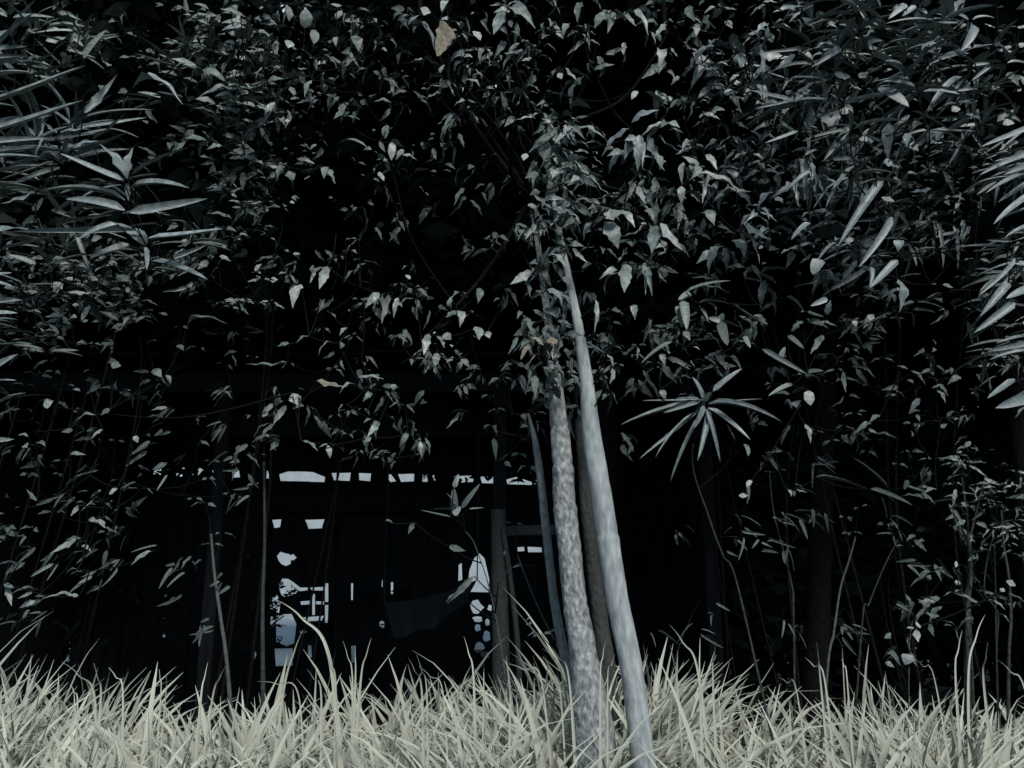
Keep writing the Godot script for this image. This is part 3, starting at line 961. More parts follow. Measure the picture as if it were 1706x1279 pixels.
	var d := trunk_part(o, [[965, 700, 3.75, 8], [978, 850, 3.65, 11], [990, 950, 3.6, 12], [1002, 1050, 3.55, 13], [1012, 1130, 3.5, 15]], "shade", 0.05, [900, 1000])
	limbs(d, [[940, 600, 3.9], [1000, 560, 3.9]], "stem")
	spray(d, 0, "dim", 3.9, 0.2, [970, 590, 60, 60], 6, 4, 0.07, 0.022, Vector3(0, -0.4, 0.2), 0.6)
	finish_plant(d)

func build_front_plants() -> void:
	var p := start_plant("strap_leaf_shrub", "tall shrub with three whorls of pale strap leaves at upper left", "shrub", [[[214, 280, 2.9], [212, 340, 2.9], [242, 405, 2.9], [243, 450, 2.9], [228, 510, 2.92], [226, 700, 2.95]], [[95, 235, 2.8], [130, 330, 2.85], [200, 520, 2.95]]], 0.009, "dark")
	leaves(p, 0, "bright", 2.72, [[210, 300, 166, 240, 22], [213, 298, 222, 246, 17], [212, 305, 214, 335, 9], [244, 410, 226, 380, 20]], 0.1, Vector3(0.1, 0.5, 0.85))
	leaves(p, 1, "bright", 2.72, [[220, 292, 315, 246, 8], [205, 302, 100, 256, 11], [208, 335, 72, 318, 9], [217, 316, 316, 314, 13], [218, 354, 346, 331, 13], [208, 351, 110, 332, 13], [228, 384, 20, 386, 9], [248, 398, 372, 382, 14], [252, 437, 346, 466, 14], [236, 402, 196, 372, 12], [243, 412, 244, 450, 8], [196, 374, 130, 400, 9], [290, 430, 345, 408, 6]], 0.15, Vector3(0.1, 0.5, 0.85))
	leaves(p, 0, "bright", 2.7, [[92, 232, 62, 272, 12], [95, 222, 70, 200, 10], [100, 230, 118, 218, 20], [98, 236, 150, 216, 9], [120, 250, 165, 235, 9], [155, 232, 212, 185, 12], [140, 190, 195, 125, 11], [220, 148, 305, 175, 14], [60, 320, 0, 340, 9]], 0.15, Vector3(0.1, 0.5, 0.85))
	leaves(p, 1, "leaf", 2.85, [[90, 270, 0, 300, 8], [100, 280, 15, 310, 8], [60, 345, 0, 325, 10], [56, 352, 72, 330, 9], [50, 385, 0, 382, 10], [150, 425, 60, 452, 10], [215, 408, 150, 430, 10], [60, 440, 15, 425, 9]], 0.2)
	spray(p, 1, "leaf", 3.1, 0.15, [80, 300, 90, 110], 6, 6, 0.17, 0.016, Vector3(-0.3, 0.05, 0.15), 0.3)
	spray(p, 1, "dim", 3.1, 0.15, [230, 330, 110, 140], 8, 5, 0.15, 0.015, Vector3(0.1, -0.05, 0.1), 0.4)
	fill(p, 1, "leaf", 3.22, 0.15, [-20, 60, 330, 450], 50, 0.16, 0.016, Vector3(-0.6, 0.1, 0))
	fill(p, 0, "dim", 3.37, 0.2, [0, 0, 330, 520], 62, 0.119, 0.027, Vector3(-0.3, 0, 0))
	finish_plant(p)

	p = start_plant("strap_leaf_shrub", "strap leaf shrub at the left edge, its long leaves sloping up to the right", "shrub", [[[-40, 120, 2.7], [-60, 400, 2.75], [-60, 800, 2.75]], [[-70, 300, 2.6], [-90, 700, 2.7]]], 0.014, "dark")
	leaves(p, 1, "bright", 2.62, [[-30, 178, 142, 110, 12], [-40, 150, 55, 122, 12], [-40, 120, 48, 107, 11], [-40, 92, 45, 78, 9], [-40, 100, 46, 94, 7], [-40, 228, 138, 168, 11], [-40, 210, 88, 192, 9], [-40, 240, 80, 230, 9], [-40, 262, 62, 246, 9], [-50, 275, 68, 262, 8], [-40, 300, 66, 278, 8], [-30, 400, 24, 380, 16], [-30, 460, 20, 455, 12], [-30, 470, 22, 478, 12], [-40, 505, 38, 500, 11], [-40, 530, 30, 522, 12], [-40, 575, 45, 572, 11], [-40, 635, 30, 590, 12], [-30, 640, 28, 634, 8], [-20, 690, 44, 655, 9], [-40, 732, 24, 732, 9], [-20, 100, 60, 20, 12], [-10, 60, 24, 50, 10], [-30, 20, 30, 0, 14]], 0.15, Vector3(0.1, 0.5, 0.85))
	leaves(p, 1, "leaf", 2.75, [[20, 62, 60, 0, 12], [38, 45, 70, 30, 14], [45, 52, 70, 48, 6], [78, 50, 150, 48, 8], [110, 66, 140, 50, 9], [140, 98, 178, 50, 12], [45, 130, 140, 95, 6]], 0.2)
	spray(p, 1, "blue", 2.85, 0.15, [0, 240, 50, 220], 8, 6, 0.2, 0.016, Vector3(0.5, 0.2, 0.1), 0.3)
	spray(p, 1, "leaf", 2.8, 0.15, [60, 60, 90, 60], 7, 6, 0.15, 0.018, Vector3(0.4, 0.2, 0.1), 0.3)
	spray(p, 1, "blue", 2.9, 0.15, [40, 170, 100, 170], 8, 5, 0.26, 0.02, Vector3(0.7, 0.3, 0.1), 0.1)
	spray(p, 1, "dim", 2.85, 0.15, [30, 560, 60, 130], 7, 5, 0.12, 0.014, Vector3(0.5, 0.1, 0.1), 0.4)
	fill(p, 1, "leaf", 3.02, 0.1, [-30, -10, 170, 420], 40, 0.17, 0.018, Vector3(0.9, 0.35, 0))
	fill(p, 0, "leaf", 3.07, 0.1, [-20, -10, 200, 130], 43, 0.092, 0.027, Vector3(0.5, 0.2, 0))
	finish_plant(p)

	p = start_plant("bushy_shrub", "bush of small wavy leaves below the strap leaves at the left edge", "shrub", [[[90, 450, 3.1], [110, 620, 3.1]], [[170, 470, 3.2], [150, 640, 3.1]], [[30, 460, 3.0], [40, 640, 3.1]]], 0.008, "dark")
	spray(p, 2, "leaf", 3.05, 0.2, [100, 470, 120, 60], 30, 5, 0.06, 0.022, Vector3(-0.1, 0, 0.2), 0.4)
	spray(p, 0, "dim", 3.2, 0.2, [120, 520, 130, 60], 16, 5, 0.07, 0.02, Vector3(0, -0.1, 0.2), 0.4)
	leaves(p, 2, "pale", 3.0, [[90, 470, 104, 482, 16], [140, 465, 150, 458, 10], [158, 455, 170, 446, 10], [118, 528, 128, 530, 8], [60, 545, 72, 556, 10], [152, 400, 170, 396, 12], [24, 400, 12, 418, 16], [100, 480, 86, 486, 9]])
	small_leaves(p, "leaf", 3.1, 0.15, [100, 480, 130, 70], 90, 0.03, 0.014)
	fill(p, 2, "leaf", 3.22, 0.2, [-20, 410, 230, 540], 118, 0.066, 0.022, Vector3(-0.3, 0, 0))
	fill(p, 0, "dim", 3.42, 0.2, [-20, 430, 330, 640], 46, 0.079, 0.020, Vector3(-0.3, -0.2, 0))
	finish_plant(p)

	p = start_plant("bushy_shrub", "bush of bright small leaves slanting left, between the strap leaves and the mottled trunk's crown", "shrub", [[[390, 60, 3.1], [420, 240, 3.15], [440, 500, 3.2], [450, 800, 3.2]], [[470, 110, 3.2], [430, 300, 3.2], [450, 600, 3.2]], [[320, 40, 3.1], [400, 260, 3.1], [445, 560, 3.15]]], 0.011, "dark")
	leaves(p, 0, "leaf", 3.05, [[396, 150, 330, 164, 11], [354, 134, 320, 152, 12], [348, 120, 336, 132, 14], [412, 184, 362, 180, 11], [458, 170, 440, 208, 11], [452, 204, 405, 230, 11], [372, 195, 352, 206, 9], [402, 215, 376, 215, 20], [420, 198, 396, 208, 9], [378, 240, 410, 245, 8], [370, 243, 345, 250, 9], [345, 82, 312, 104, 10], [400, 100, 372, 116, 14], [410, 105, 385, 122, 10], [404, 80, 392, 95, 11], [382, 104, 354, 112, 11], [346, 32, 322, 44, 10], [358, 44, 330, 54, 9], [394, 60, 380, 55, 11], [342, 70, 322, 58, 10], [318, 75, 298, 72, 14], [400, 20, 393, 40, 6], [440, 112, 426, 132, 18], [446, 136, 472, 132, 12], [468, 132, 518, 128, 13], [520, 134, 508, 164, 10], [480, 145, 450, 162, 11], [486, 145, 492, 162, 14], [496, 115, 512, 114, 5], [470, 275, 462, 298, 9], [452, 282, 425, 274, 8], [424, 272, 416, 250, 0.1]], 0.2)
	leaves(p, 2, "yellow", 3.0, [[404, 164, 444, 182, 24]])
	leaves(p, 2, "leaf", 3.1, [[478, 8, 482, 36, 15], [508, 48, 510, 14, 20], [530, 32, 502, 48, 12], [525, 50, 523, 74, 15], [450, 62, 432, 74, 12], [460, 68, 462, 92, 11], [484, 68, 480, 80, 14], [505, 85, 528, 98, 20], [524, 95, 528, 118, 6], [518, 98, 545, 94, 4], [560, 62, 560, 78, 8], [588, 60, 600, 90, 18], [592, 95, 576, 114, 8], [594, 100, 606, 104, 10], [560, 6, 562, 12, 16], [570, 18, 560, 34, 11], [586, 30, 570, 38, 9], [612, 18, 622, 8, 8], [595, 18, 606, 16, 7], [640, 75, 622, 78, 8], [548, 130, 556, 133, 12], [595, 154, 600, 160, 13], [575, 182, 556, 198, 9], [570, 196, 600, 200, 12]], 0.2)
	leaves(p, 2, "leaf", 3.2, [[632, 236, 642, 254, 6], [645, 208, 642, 232, 12], [650, 236, 674, 246, 18], [655, 236, 652, 268, 12], [565, 240, 612, 246, 14], [582, 260, 592, 270, 9], [542, 278, 540, 298, 10], [480, 285, 490, 300, 14], [518, 292, 506, 300, 11], [446, 255, 462, 292, 0.1]], 0.2)
	spray(p, 2, "leaf", 3.15, 0.2, [370, 90, 80, 90], 30, 5, 0.095, 0.03, Vector3(-0.6, -0.3, 0.2), 0.3)
	spray(p, 2, "leaf", 3.2, 0.2, [400, 200, 70, 90], 26, 4, 0.095, 0.03, Vector3(-0.6, -0.3, 0.2), 0.35)
	spray(p, 2, "dim", 3.3, 0.25, [530, 90, 130, 90], 26, 4, 0.055, 0.02, Vector3(-0.1, -0.2, 0.2), 0.5)
	spray(p, 0, "leaf", 3.2, 0.2, [390, 350, 60, 60], 14, 4, 0.07, 0.02, Vector3(-0.3, -0.1, 0.2), 0.35)
	spray(p, 0, "leaf", 3.25, 0.2, [410, 400, 90, 130], 16, 4, 0.06, 0.02, Vector3(-0.2, -0.2, 0.2), 0.45)
	spray(p, 2, "dim", 3.3, 0.2, [240, 60, 90, 60], 14, 4, 0.06, 0.02, Vector3(-0.3, -0.1, 0.2), 0.35)
	small_leaves(p, "leaf", 3.2, 0.2, [420, 180, 120, 190], 160, 0.035, 0.015)
	small_leaves(p, "dim", 3.4, 0.25, [600, 180, 180, 190], 120, 0.035, 0.015)
	fill(p, 0, "leaf", 3.37, 0.2, [290, -10, 480, 470], 187, 0.092, 0.030, Vector3(-0.8, -0.35, 0))
	fill(p, 0, "leaf", 3.42, 0.2, [470, -10, 680, 300], 106, 0.079, 0.027, Vector3(-0.2, -0.4, 0))
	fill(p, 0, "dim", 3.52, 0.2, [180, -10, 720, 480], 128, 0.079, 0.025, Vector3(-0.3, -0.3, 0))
	finish_plant(p)

	p = start_plant("drooping_shrub", "sparse shrub of hanging pale leaves above the shed's left half", "shrub", [[[560, 390, 3.3], [545, 600, 3.3], [560, 820, 3.3]], [[640, 420, 3.35], [600, 620, 3.3], [562, 800, 3.3]]], 0.007, "dark")
	leaves(p, 0, "leaf", 3.2, [[546, 444, 532, 482, 14], [600, 478, 580, 412, 0.1], [648, 490, 636, 540, 13], [632, 488, 608, 514, 12], [630, 490, 624, 512, 10], [576, 400, 600, 400, 0.1], [598, 400, 576, 424, 8], [600, 470, 618, 474, 7], [545, 520, 560, 530, 16], [580, 546, 566, 560, 9], [568, 570, 566, 582, 9], [560, 572, 530, 594, 4], [515, 560, 494, 572, 8], [482, 573, 462, 578, 10], [478, 604, 410, 606, 12], [595, 632, 640, 632, 14], [590, 640, 566, 656, 8], [620, 655, 604, 670, 9], [578, 674, 564, 690, 9], [660, 505, 670, 512, 12], [664, 496, 656, 530, 9], [632, 702, 612, 728, 10], [618, 728, 606, 738, 8], [680, 722, 665, 745, 9], [700, 735, 702, 762, 7], [628, 748, 616, 766, 8], [655, 640, 656, 652, 9], [502, 735, 530, 752, 12], [488, 660, 462, 672, 5]], 0.25)
	leaves(p, 0, "pale", 3.2, [[502, 474, 488, 514, 17]])
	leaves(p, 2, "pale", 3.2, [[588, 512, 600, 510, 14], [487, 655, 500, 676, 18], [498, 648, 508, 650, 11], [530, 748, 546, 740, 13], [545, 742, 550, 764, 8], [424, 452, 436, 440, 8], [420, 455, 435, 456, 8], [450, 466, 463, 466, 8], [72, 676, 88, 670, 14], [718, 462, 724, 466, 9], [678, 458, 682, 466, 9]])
	leaves(p, 0, "yellow", 3.2, [[528, 634, 574, 644, 13], [533, 498, 530, 522, 8]])
	spray(p, 0, "dim", 3.5, 0.25, [600, 560, 130, 170], 24, 3, 0.065, 0.018, Vector3(-0.15, -0.5, 0.2), 0.6)
	spray(p, 0, "dim", 3.5, 0.25, [640, 720, 110, 70], 14, 3, 0.05, 0.015, Vector3(-0.15, -0.4, 0.2), 0.6)
	fill(p, 0, "leaf", 3.57, 0.2, [440, 400, 720, 740], 38, 0.079, 0.025, Vector3(-0.3, -0.6, 0))
	fill(p, 0, "dim", 3.67, 0.2, [350, 390, 780, 800], 101, 0.079, 0.022, Vector3(-0.2, -0.6, 0))
	finish_plant(p)

	p = start_plant("drooping_shrub", "thin dark shrub with few slanting leaves at lower left", "shrub", [[[140, 640, 3.3], [130, 800, 3.3], [150, 1000, 3.3]], [[60, 720, 3.2], [90, 900, 3.3]], [[270, 620, 3.4], [230, 800, 3.4], [160, 1000, 3.35]]], 0.006, "dark")
	leaves(p, 0, "leaf", 3.25, [[160, 692, 124, 712, 9], [184, 682, 168, 692, 9], [172, 716, 152, 732, 7], [122, 716, 102, 720, 7], [180, 605, 200, 608, 10], [150, 792, 94, 834, 10], [62, 836, 44, 814, 7], [196, 812, 182, 826, 11], [132, 842, 118, 860, 6], [200, 842, 184, 858, 6], [128, 898, 84, 922, 9], [140, 918, 106, 938, 8], [130, 948, 108, 962, 6], [164, 950, 134, 962, 7], [252, 918, 218, 942, 7], [130, 996, 72, 998, 9], [130, 994, 116, 992, 12], [160, 866, 175, 880, 12], [148, 865, 162, 872, 8], [256, 615, 270, 630, 14], [276, 625, 284, 642, 7], [245, 575, 262, 568, 14], [296, 575, 306, 584, 12], [280, 680, 252, 684, 6], [225, 726, 230, 738, 8], [60, 740, 76, 744, 11], [40, 742, 46, 746, 10], [118, 756, 144, 758, 6], [48, 728, 28, 728, 6], [8, 972, 24, 980, 9], [12, 975, 20, 1010, 8], [310, 548, 380, 540, 5], [236, 666, 248, 660, 8], [148, 636, 158, 634, 7], [210, 650, 216, 652, 7]], 0.25)
	leaves(p, 2, "pale", 3.2, [[185, 606, 202, 610, 10], [138, 624, 150, 616, 9], [144, 636, 160, 633, 8], [122, 648, 134, 652, 8], [182, 824, 196, 814, 10], [74, 678, 90, 668, 13], [206, 650, 214, 650, 7]])
	spray(p, 0, "dim", 3.5, 0.2, [150, 780, 160, 190], 26, 3, 0.06, 0.016, Vector3(-0.3, -0.2, 0.2), 0.4)
	spray(p, 0, "dim", 3.6, 0.2, [340, 700, 110, 170], 14, 3, 0.055, 0.016, Vector3(-0.1, -0.4, 0.2), 0.5)
	fill(p, 0, "dim", 3.62, 0.2, [-20, 560, 360, 1010], 71, 0.079, 0.020, Vector3(-0.5, -0.2, 0))
	fill(p, 0, "leaf", 3.52, 0.2, [0, 640, 300, 1000], 16, 0.066, 0.020, Vector3(-0.5, -0.2, 0))
	fill(p, 1, "leaf", 3.45, 0.2, [10, 640, 290, 1000], 45, 0.08, 0.013, Vector3(-1.4, -0.8, 0))
	fill(p, 1, "dim", 3.5, 0.2, [-10, 640, 420, 1080], 110, 0.08, 0.014, Vector3(-1.0, -0.6, 0))
	finish_plant(p)

	p = start_plant("whorl_plant", "slender plant with one drooping star of narrow leaves right of the smooth trunk", "plant", [[[1174, 672, 3.2], [1153, 765, 3.22], [1180, 860, 3.25], [1206, 930, 3.28], [1232, 990, 3.3]]], 0.006, "shade", "", 0.0)
	leaves(p, 1, "blue", 3.15, [[1170, 664, 1153, 628, 8], [1167, 668, 1105, 688, 6], [1172, 676, 1156, 714, 8], [1180, 680, 1162, 768, 8], [1180, 680, 1250, 733, 9], [1164, 686, 1092, 762, 7], [1160, 690, 1066, 764, 6], [1168, 672, 1034, 708, 7], [1170, 690, 1117, 802, 6], [1176, 682, 1200, 770, 6], [1172, 668, 1070, 668, 5], [1182, 672, 1270, 665, 5], [1240, 740, 1246, 760, 11], [1180, 674, 1302, 703, 9], [1188, 652, 1236, 614, 8], [1164, 664, 1126, 664, 9], [1225, 735, 1210, 705, 10]], 0.2)
	finish_plant(p)

	p = start_plant("whorl_plant", "plant with arching narrow leaves above the drooping star of leaves", "plant", [[[1165, 500, 3.3], [1160, 560, 3.35], [1172, 640, 3.45], [1190, 900, 3.5]], [[1205, 535, 3.3], [1180, 640, 3.45]]], 0.006, "dark")
	leaves(p, 1, "leaf", 3.25, [[1164, 506, 1220, 508, 9], [1218, 506, 1282, 546, 11], [1143, 487, 1218, 468, 12], [1165, 510, 1180, 536, 9], [1205, 535, 1240, 548, 16], [1200, 536, 1212, 576, 14], [1200, 535, 1180, 530, 10], [1200, 538, 1205, 522, 10], [1138, 502, 1144, 550, 13], [1128, 510, 1136, 546, 9], [1150, 488, 1130, 500, 10], [1120, 570, 1068, 606, 8], [1310, 495, 1340, 520, 13], [1345, 520, 1372, 528, 12], [1270, 582, 1345, 624, 8], [1300, 596, 1308, 578, 7], [1345, 620, 1372, 618, 11], [1320, 640, 1280, 660, 7], [1312, 560, 1340, 582, 9], [1240, 465, 1285, 478, 9], [1200, 590, 1230, 600, 7], [1240, 560, 1250, 580, 9]], 0.2)
	leaves(p, 0, "leaf", 3.2, [[1340, 536, 1318, 552, 12], [1360, 540, 1395, 545, 12], [1372, 558, 1350, 590, 11], [1378, 525, 1384, 500, 10], [1140, 552, 1150, 568, 10], [1155, 578, 1166, 584, 10], [1115, 590, 1108, 572, 7], [1100, 590, 1108, 612, 9], [1100, 650, 1108, 668, 10], [1150, 600, 1158, 612, 9]], 0.2)
	leaves(p, 2, "pale", 3.2, [[1346, 650, 1350, 676, 15], [1160, 618, 1170, 622, 9], [1420, 535, 1426, 545, 10], [1252, 800, 1244, 812, 7], [1230, 826, 1246, 826, 6]])
	spray(p, 0, "dim", 3.5, 0.2, [1130, 590, 90, 80], 14, 4, 0.06, 0.018, Vector3(-0.1, -0.3, 0.2), 0.5)
	spray(p, 0, "dim", 3.45, 0.2, [1330, 570, 130, 80], 14, 4, 0.065, 0.018, Vector3(0.1, -0.3, 0.2), 0.5)
	fill(p, 0, "leaf", 3.52, 0.2, [1080, 440, 1430, 640], 56, 0.099, 0.025, Vector3(0.1, -0.4, 0))
	fill(p, 0, "dim", 3.67, 0.2, [1040, 440, 1450, 760], 85, 0.092, 0.024, Vector3(0, -0.4, 0))
	finish_plant(p)

	p = start_plant("broad_leaf_shrub", "shrub with large blue grey hanging leaves at upper right", "shrub", [[[1300, 90, 3.3], [1320, 300, 3.35], [1330, 600, 3.4], [1310, 900, 3.4]], [[1390, 130, 3.3], [1350, 330, 3.35], [1332, 620, 3.4]], [[1250, 330, 3.3], [1310, 520, 3.4]]], 0.011, "dark")
	leaves(p, 0, "blue", 3.2, [[1250, 140, 1270, 186, 26], [1240, 90, 1232, 110, 20], [1262, 90, 1316, 95, 17], [1248, 85, 1262, 124, 24], [1380, 118, 1316, 145, 22], [1384, 118, 1410, 132, 16], [1405, 135, 1432, 155, 26], [1372, 190, 1388, 226, 30], [1345, 165, 1350, 230, 18], [1400, 235, 1420, 270, 22], [1415, 300, 1432, 345, 27], [1410, 366, 1372, 362, 26], [1290, 370, 1330, 385, 20], [1325, 290, 1330, 345, 9], [1338, 265, 1346, 348, 10], [1352, 270, 1362, 340, 9], [1330, 225, 1340, 262, 15], [1235, 370, 1285, 400, 26], [1225, 385, 1265, 440, 22], [1220, 400, 1240, 430, 22], [1190, 420, 1160, 440, 14], [1205, 410, 1180, 460, 16], [1290, 320, 1262, 348, 14], [1290, 330, 1306, 340, 11], [1325, 360, 1350, 380, 12]], 0.25)
	leaves(p, 0, "leaf", 3.2, [[1136, 70, 1172, 92, 13], [1108, 40, 1092, 60, 12], [1158, 108, 1172, 98, 8], [1208, 36, 1220, 48, 15], [1162, 40, 1160, 60, 11], [1238, 92, 1212, 104, 8], [1235, 62, 1254, 64, 8], [1195, 66, 1190, 72, 10], [1280, 205, 1295, 200, 11], [1305, 216, 1318, 222, 8], [1350, 170, 1335, 150, 8], [1150, 275, 1160, 270, 10], [1132, 128, 1118, 142, 8], [1172, 190, 1200, 200, 8]], 0.25)
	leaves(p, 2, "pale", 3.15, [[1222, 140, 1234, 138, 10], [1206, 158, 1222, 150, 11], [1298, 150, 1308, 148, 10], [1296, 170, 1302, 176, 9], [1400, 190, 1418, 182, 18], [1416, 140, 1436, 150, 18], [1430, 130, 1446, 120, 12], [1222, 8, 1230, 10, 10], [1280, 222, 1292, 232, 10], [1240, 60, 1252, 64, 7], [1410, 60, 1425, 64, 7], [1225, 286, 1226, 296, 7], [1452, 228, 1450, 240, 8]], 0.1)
	spray(p, 0, "leaf", 3.3, 0.25, [1290, 110, 120, 110], 26, 4, 0.08, 0.028, Vector3(-0.05, -0.3, 0.2), 0.5)
	spray(p, 0, "leaf", 3.35, 0.25, [1330, 320, 130, 110], 22, 4, 0.085, 0.03, Vector3(0, -0.35, 0.2), 0.5)
	spray(p, 0, "dim", 3.5, 0.25, [1220, 280, 120, 160], 22, 4, 0.07, 0.024, Vector3(0, -0.35, 0.2), 0.5)
	spray(p, 0, "blue", 3.25, 0.2, [1300, 200, 150, 190], 20, 5, 0.12, 0.036, Vector3(0, -0.5, 0.3), 0.6)
	spray(p, 2, "leaf", 3.25, 0.2, [1180, 120, 90, 130], 16, 4, 0.06, 0.028, Vector3(0, -0.3, 0.3), 0.5)
	small_leaves(p, "leaf", 3.3, 0.2, [1300, 240, 180, 220], 150, 0.035, 0.014)
	fill(p, 0, "blue", 3.52, 0.2, [1130, -10, 1460, 470], 162, 0.132, 0.040, Vector3(0, -0.4, 0))
	fill(p, 0, "leaf", 3.57, 0.2, [1080, -10, 1450, 450], 162, 0.092, 0.031, Vector3(0, -0.35, 0))
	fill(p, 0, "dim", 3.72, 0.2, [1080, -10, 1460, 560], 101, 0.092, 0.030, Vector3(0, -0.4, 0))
	finish_plant(p)

	p = start_plant("bamboo_clump", "bamboo with slanting strap leaves in the upper right", "bamboo", [[[1510, -20, 3.0], [1506, 200, 3.02], [1500, 500, 3.05], [1496, 900, 3.1]], [[1424, -20, 3.05], [1436, 180, 3.08], [1470, 500, 3.1], [1488, 900, 3.12]], [[1620, 60, 2.95], [1612, 400, 3.0], [1590, 900, 3.1]]], 0.012, "dark")
	leaves(p, 1, "blue", 2.95, [[1575, 14, 1475, 56, 9], [1460, 105, 1510, 122, 0.1], [1400, 80, 1352, 112, 11], [1425, 0, 1355, 32, 8], [1460, 10, 1390, 32, 18], [1436, 36, 1470, 50, 14], [1510, 8, 1480, 32, 10], [1525, 10, 1502, 28, 9], [1560, 24, 1606, 38, 12], [1620, 42, 1600, 86, 15], [1612, 88, 1562, 98, 11], [1590, 56, 1500, 56, 7], [1452, 90, 1508, 124, 14], [1522, 108, 1592, 116, 8], [1605, 130, 1545, 185, 13], [1515, 156, 1622, 166, 9], [1620, 110, 1650, 106, 6], [1465, 145, 1514, 178, 20], [1655, 105, 1618, 135, 6], [1500, 60, 1480, 52, 0.1], [1600, 0, 1598, 26, 15], [1416, 208, 1372, 268, 10], [1424, 276, 1376, 346, 11], [1470, 300, 1396, 410, 12], [1400, 405, 1362, 436, 9], [1422, 398, 1378, 422, 9], [1485, 362, 1430, 446, 11], [1495, 434, 1450, 480, 11], [1350, 372, 1318, 400, 10], [1352, 405, 1312, 416, 9], [1328, 408, 1346, 432, 13], [1366, 432, 1354, 458, 17], [1365, 252, 1338, 262, 7], [1352, 286, 1308, 320, 8], [1490, 435, 1470, 460, 9], [1450, 445, 1448, 480, 7], [1378, 498, 1350, 510, 8]], 0.2)
	leaves(p, 0, "blue", 3.0, [[1480, 205, 1480, 270, 17], [1470, 270, 1498, 280, 18], [1570, 220, 1550, 240, 18], [1572, 212, 1560, 236, 14], [1572, 236, 1600, 250, 9], [1590, 244, 1622, 272, 7], [1515, 240, 1530, 252, 20], [1512, 222, 1510, 246, 12], [1490, 250, 1496, 275, 11], [1495, 465, 1498, 520, 20], [1494, 400, 1496, 420, 15], [1545, 330, 1530, 320, 15], [1552, 315, 1516, 320, 10]], 0.1)
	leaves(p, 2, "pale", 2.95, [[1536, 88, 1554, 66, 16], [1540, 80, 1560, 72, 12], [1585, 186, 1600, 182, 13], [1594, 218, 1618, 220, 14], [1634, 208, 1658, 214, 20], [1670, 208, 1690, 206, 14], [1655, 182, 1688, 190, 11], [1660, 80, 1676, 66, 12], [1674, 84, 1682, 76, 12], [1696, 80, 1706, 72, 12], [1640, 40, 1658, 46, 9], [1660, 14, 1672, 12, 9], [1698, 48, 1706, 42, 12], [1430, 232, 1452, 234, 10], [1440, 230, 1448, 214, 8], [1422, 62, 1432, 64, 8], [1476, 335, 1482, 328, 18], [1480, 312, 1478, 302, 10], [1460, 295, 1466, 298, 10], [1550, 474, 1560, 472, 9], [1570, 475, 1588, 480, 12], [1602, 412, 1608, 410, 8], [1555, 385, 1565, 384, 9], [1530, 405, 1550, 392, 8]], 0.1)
	spray(p, 1, "leaf", 3.05, 0.2, [1480, 180, 170, 170], 24, 5, 0.16, 0.017, Vector3(-0.25, -0.25, 0.15), 0.35)
	spray(p, 2, "leaf", 3.1, 0.2, [1600, 130, 110, 130], 18, 4, 0.06, 0.025, Vector3(0, -0.05, 0.2), 0.3)
	spray(p, 1, "dim", 3.2, 0.2, [1480, 420, 150, 120], 18, 5, 0.12, 0.015, Vector3(-0.2, -0.3, 0.15), 0.4)
	spray(p, 0, "dim", 3.25, 0.2, [1580, 330, 90, 130], 16, 4, 0.07, 0.022, Vector3(0, -0.2, 0.15), 0.4)
	spray(p, 1, "blue", 3.0, 0.2, [1450, 150, 170, 160], 14, 5, 0.2, 0.02, Vector3(-0.5, -0.4, 0.2), 0.2)
	spray(p, 1, "blue", 2.95, 0.2, [1600, 110, 100, 110], 12, 5, 0.16, 0.024, Vector3(-0.4, -0.1, 0.2), 0.3)
	small_leaves(p, "leaf", 3.1, 0.2, [1560, 160, 160, 170], 120, 0.035, 0.017)
	fill(p, 1, "blue", 3.27, 0.2, [1340, -10, 1640, 460], 104, 0.18, 0.019, Vector3(-0.6, -0.7, 0))
	fill(p, 2, "leaf", 3.32, 0.2, [1420, -10, 1720, 300], 106, 0.073, 0.030, Vector3(0.1, -0.1, 0))
	fill(p, 0, "leaf", 3.37, 0.2, [1400, 150, 1640, 560], 81, 0.092, 0.027, Vector3(-0.2, -0.4, 0))
	fill(p, 0, "dim", 3.52, 0.2, [1400, 200, 1720, 620], 89, 0.092, 0.025, Vector3(-0.2, -0.3, 0))
	finish_plant(p)

	p = start_plant("strap_leaf_shrub", "strap leaf shrub at the right edge, its leaves sloping down to the left", "shrub", [[[1745, 240, 2.7], [1750, 600, 2.75], [1745, 900, 2.8]]], 0.013, "stem")
	leaves(p, 1, "blue", 2.62, [[1725, 210, 1634, 245, 10], [1730, 256, 1632, 292, 11], [1725, 275, 1672, 292, 12], [1730, 285, 1642, 322, 11], [1730, 295, 1662, 338, 12], [1735, 320, 1655, 374, 13], [1735, 345, 1660, 368, 11], [1735, 372, 1674, 396, 11], [1690, 430, 1630, 492, 7], [1680, 472, 1632, 528, 11], [1720, 480, 1676, 498, 13], [1690, 505, 1622, 555, 11], [1730, 570, 1645, 586, 9], [1730, 590, 1648, 600, 8], [1730, 655, 1658, 680, 17], [1690, 632, 1645, 664, 10], [1735, 440, 1690, 440, 10], [1720, 560, 1660, 572, 6]], 0.15, Vector3(-0.1, 0.55, 0.8))
	spray(p, 1, "blue", 2.75, 0.1, [1700, 330, 40, 110], 7, 6, 0.16, 0.016, Vector3(-0.7, -0.3, 0.1), 0.3)
	spray(p, 1, "dim", 2.85, 0.15, [1690, 520, 60, 120], 9, 5, 0.14, 0.014, Vector3(-0.6, -0.3, 0.1), 0.3)
	spray(p, 2, "dim", 2.95, 0.15, [1650, 440, 70, 100], 12, 4, 0.05, 0.02, Vector3(-0.1, -0.1, 0.1), 0.3)
	fill(p, 1, "leaf", 3.07, 0.1, [1660, 220, 1730, 620], 48, 0.13, 0.016, Vector3(-1.0, -0.5, 0))
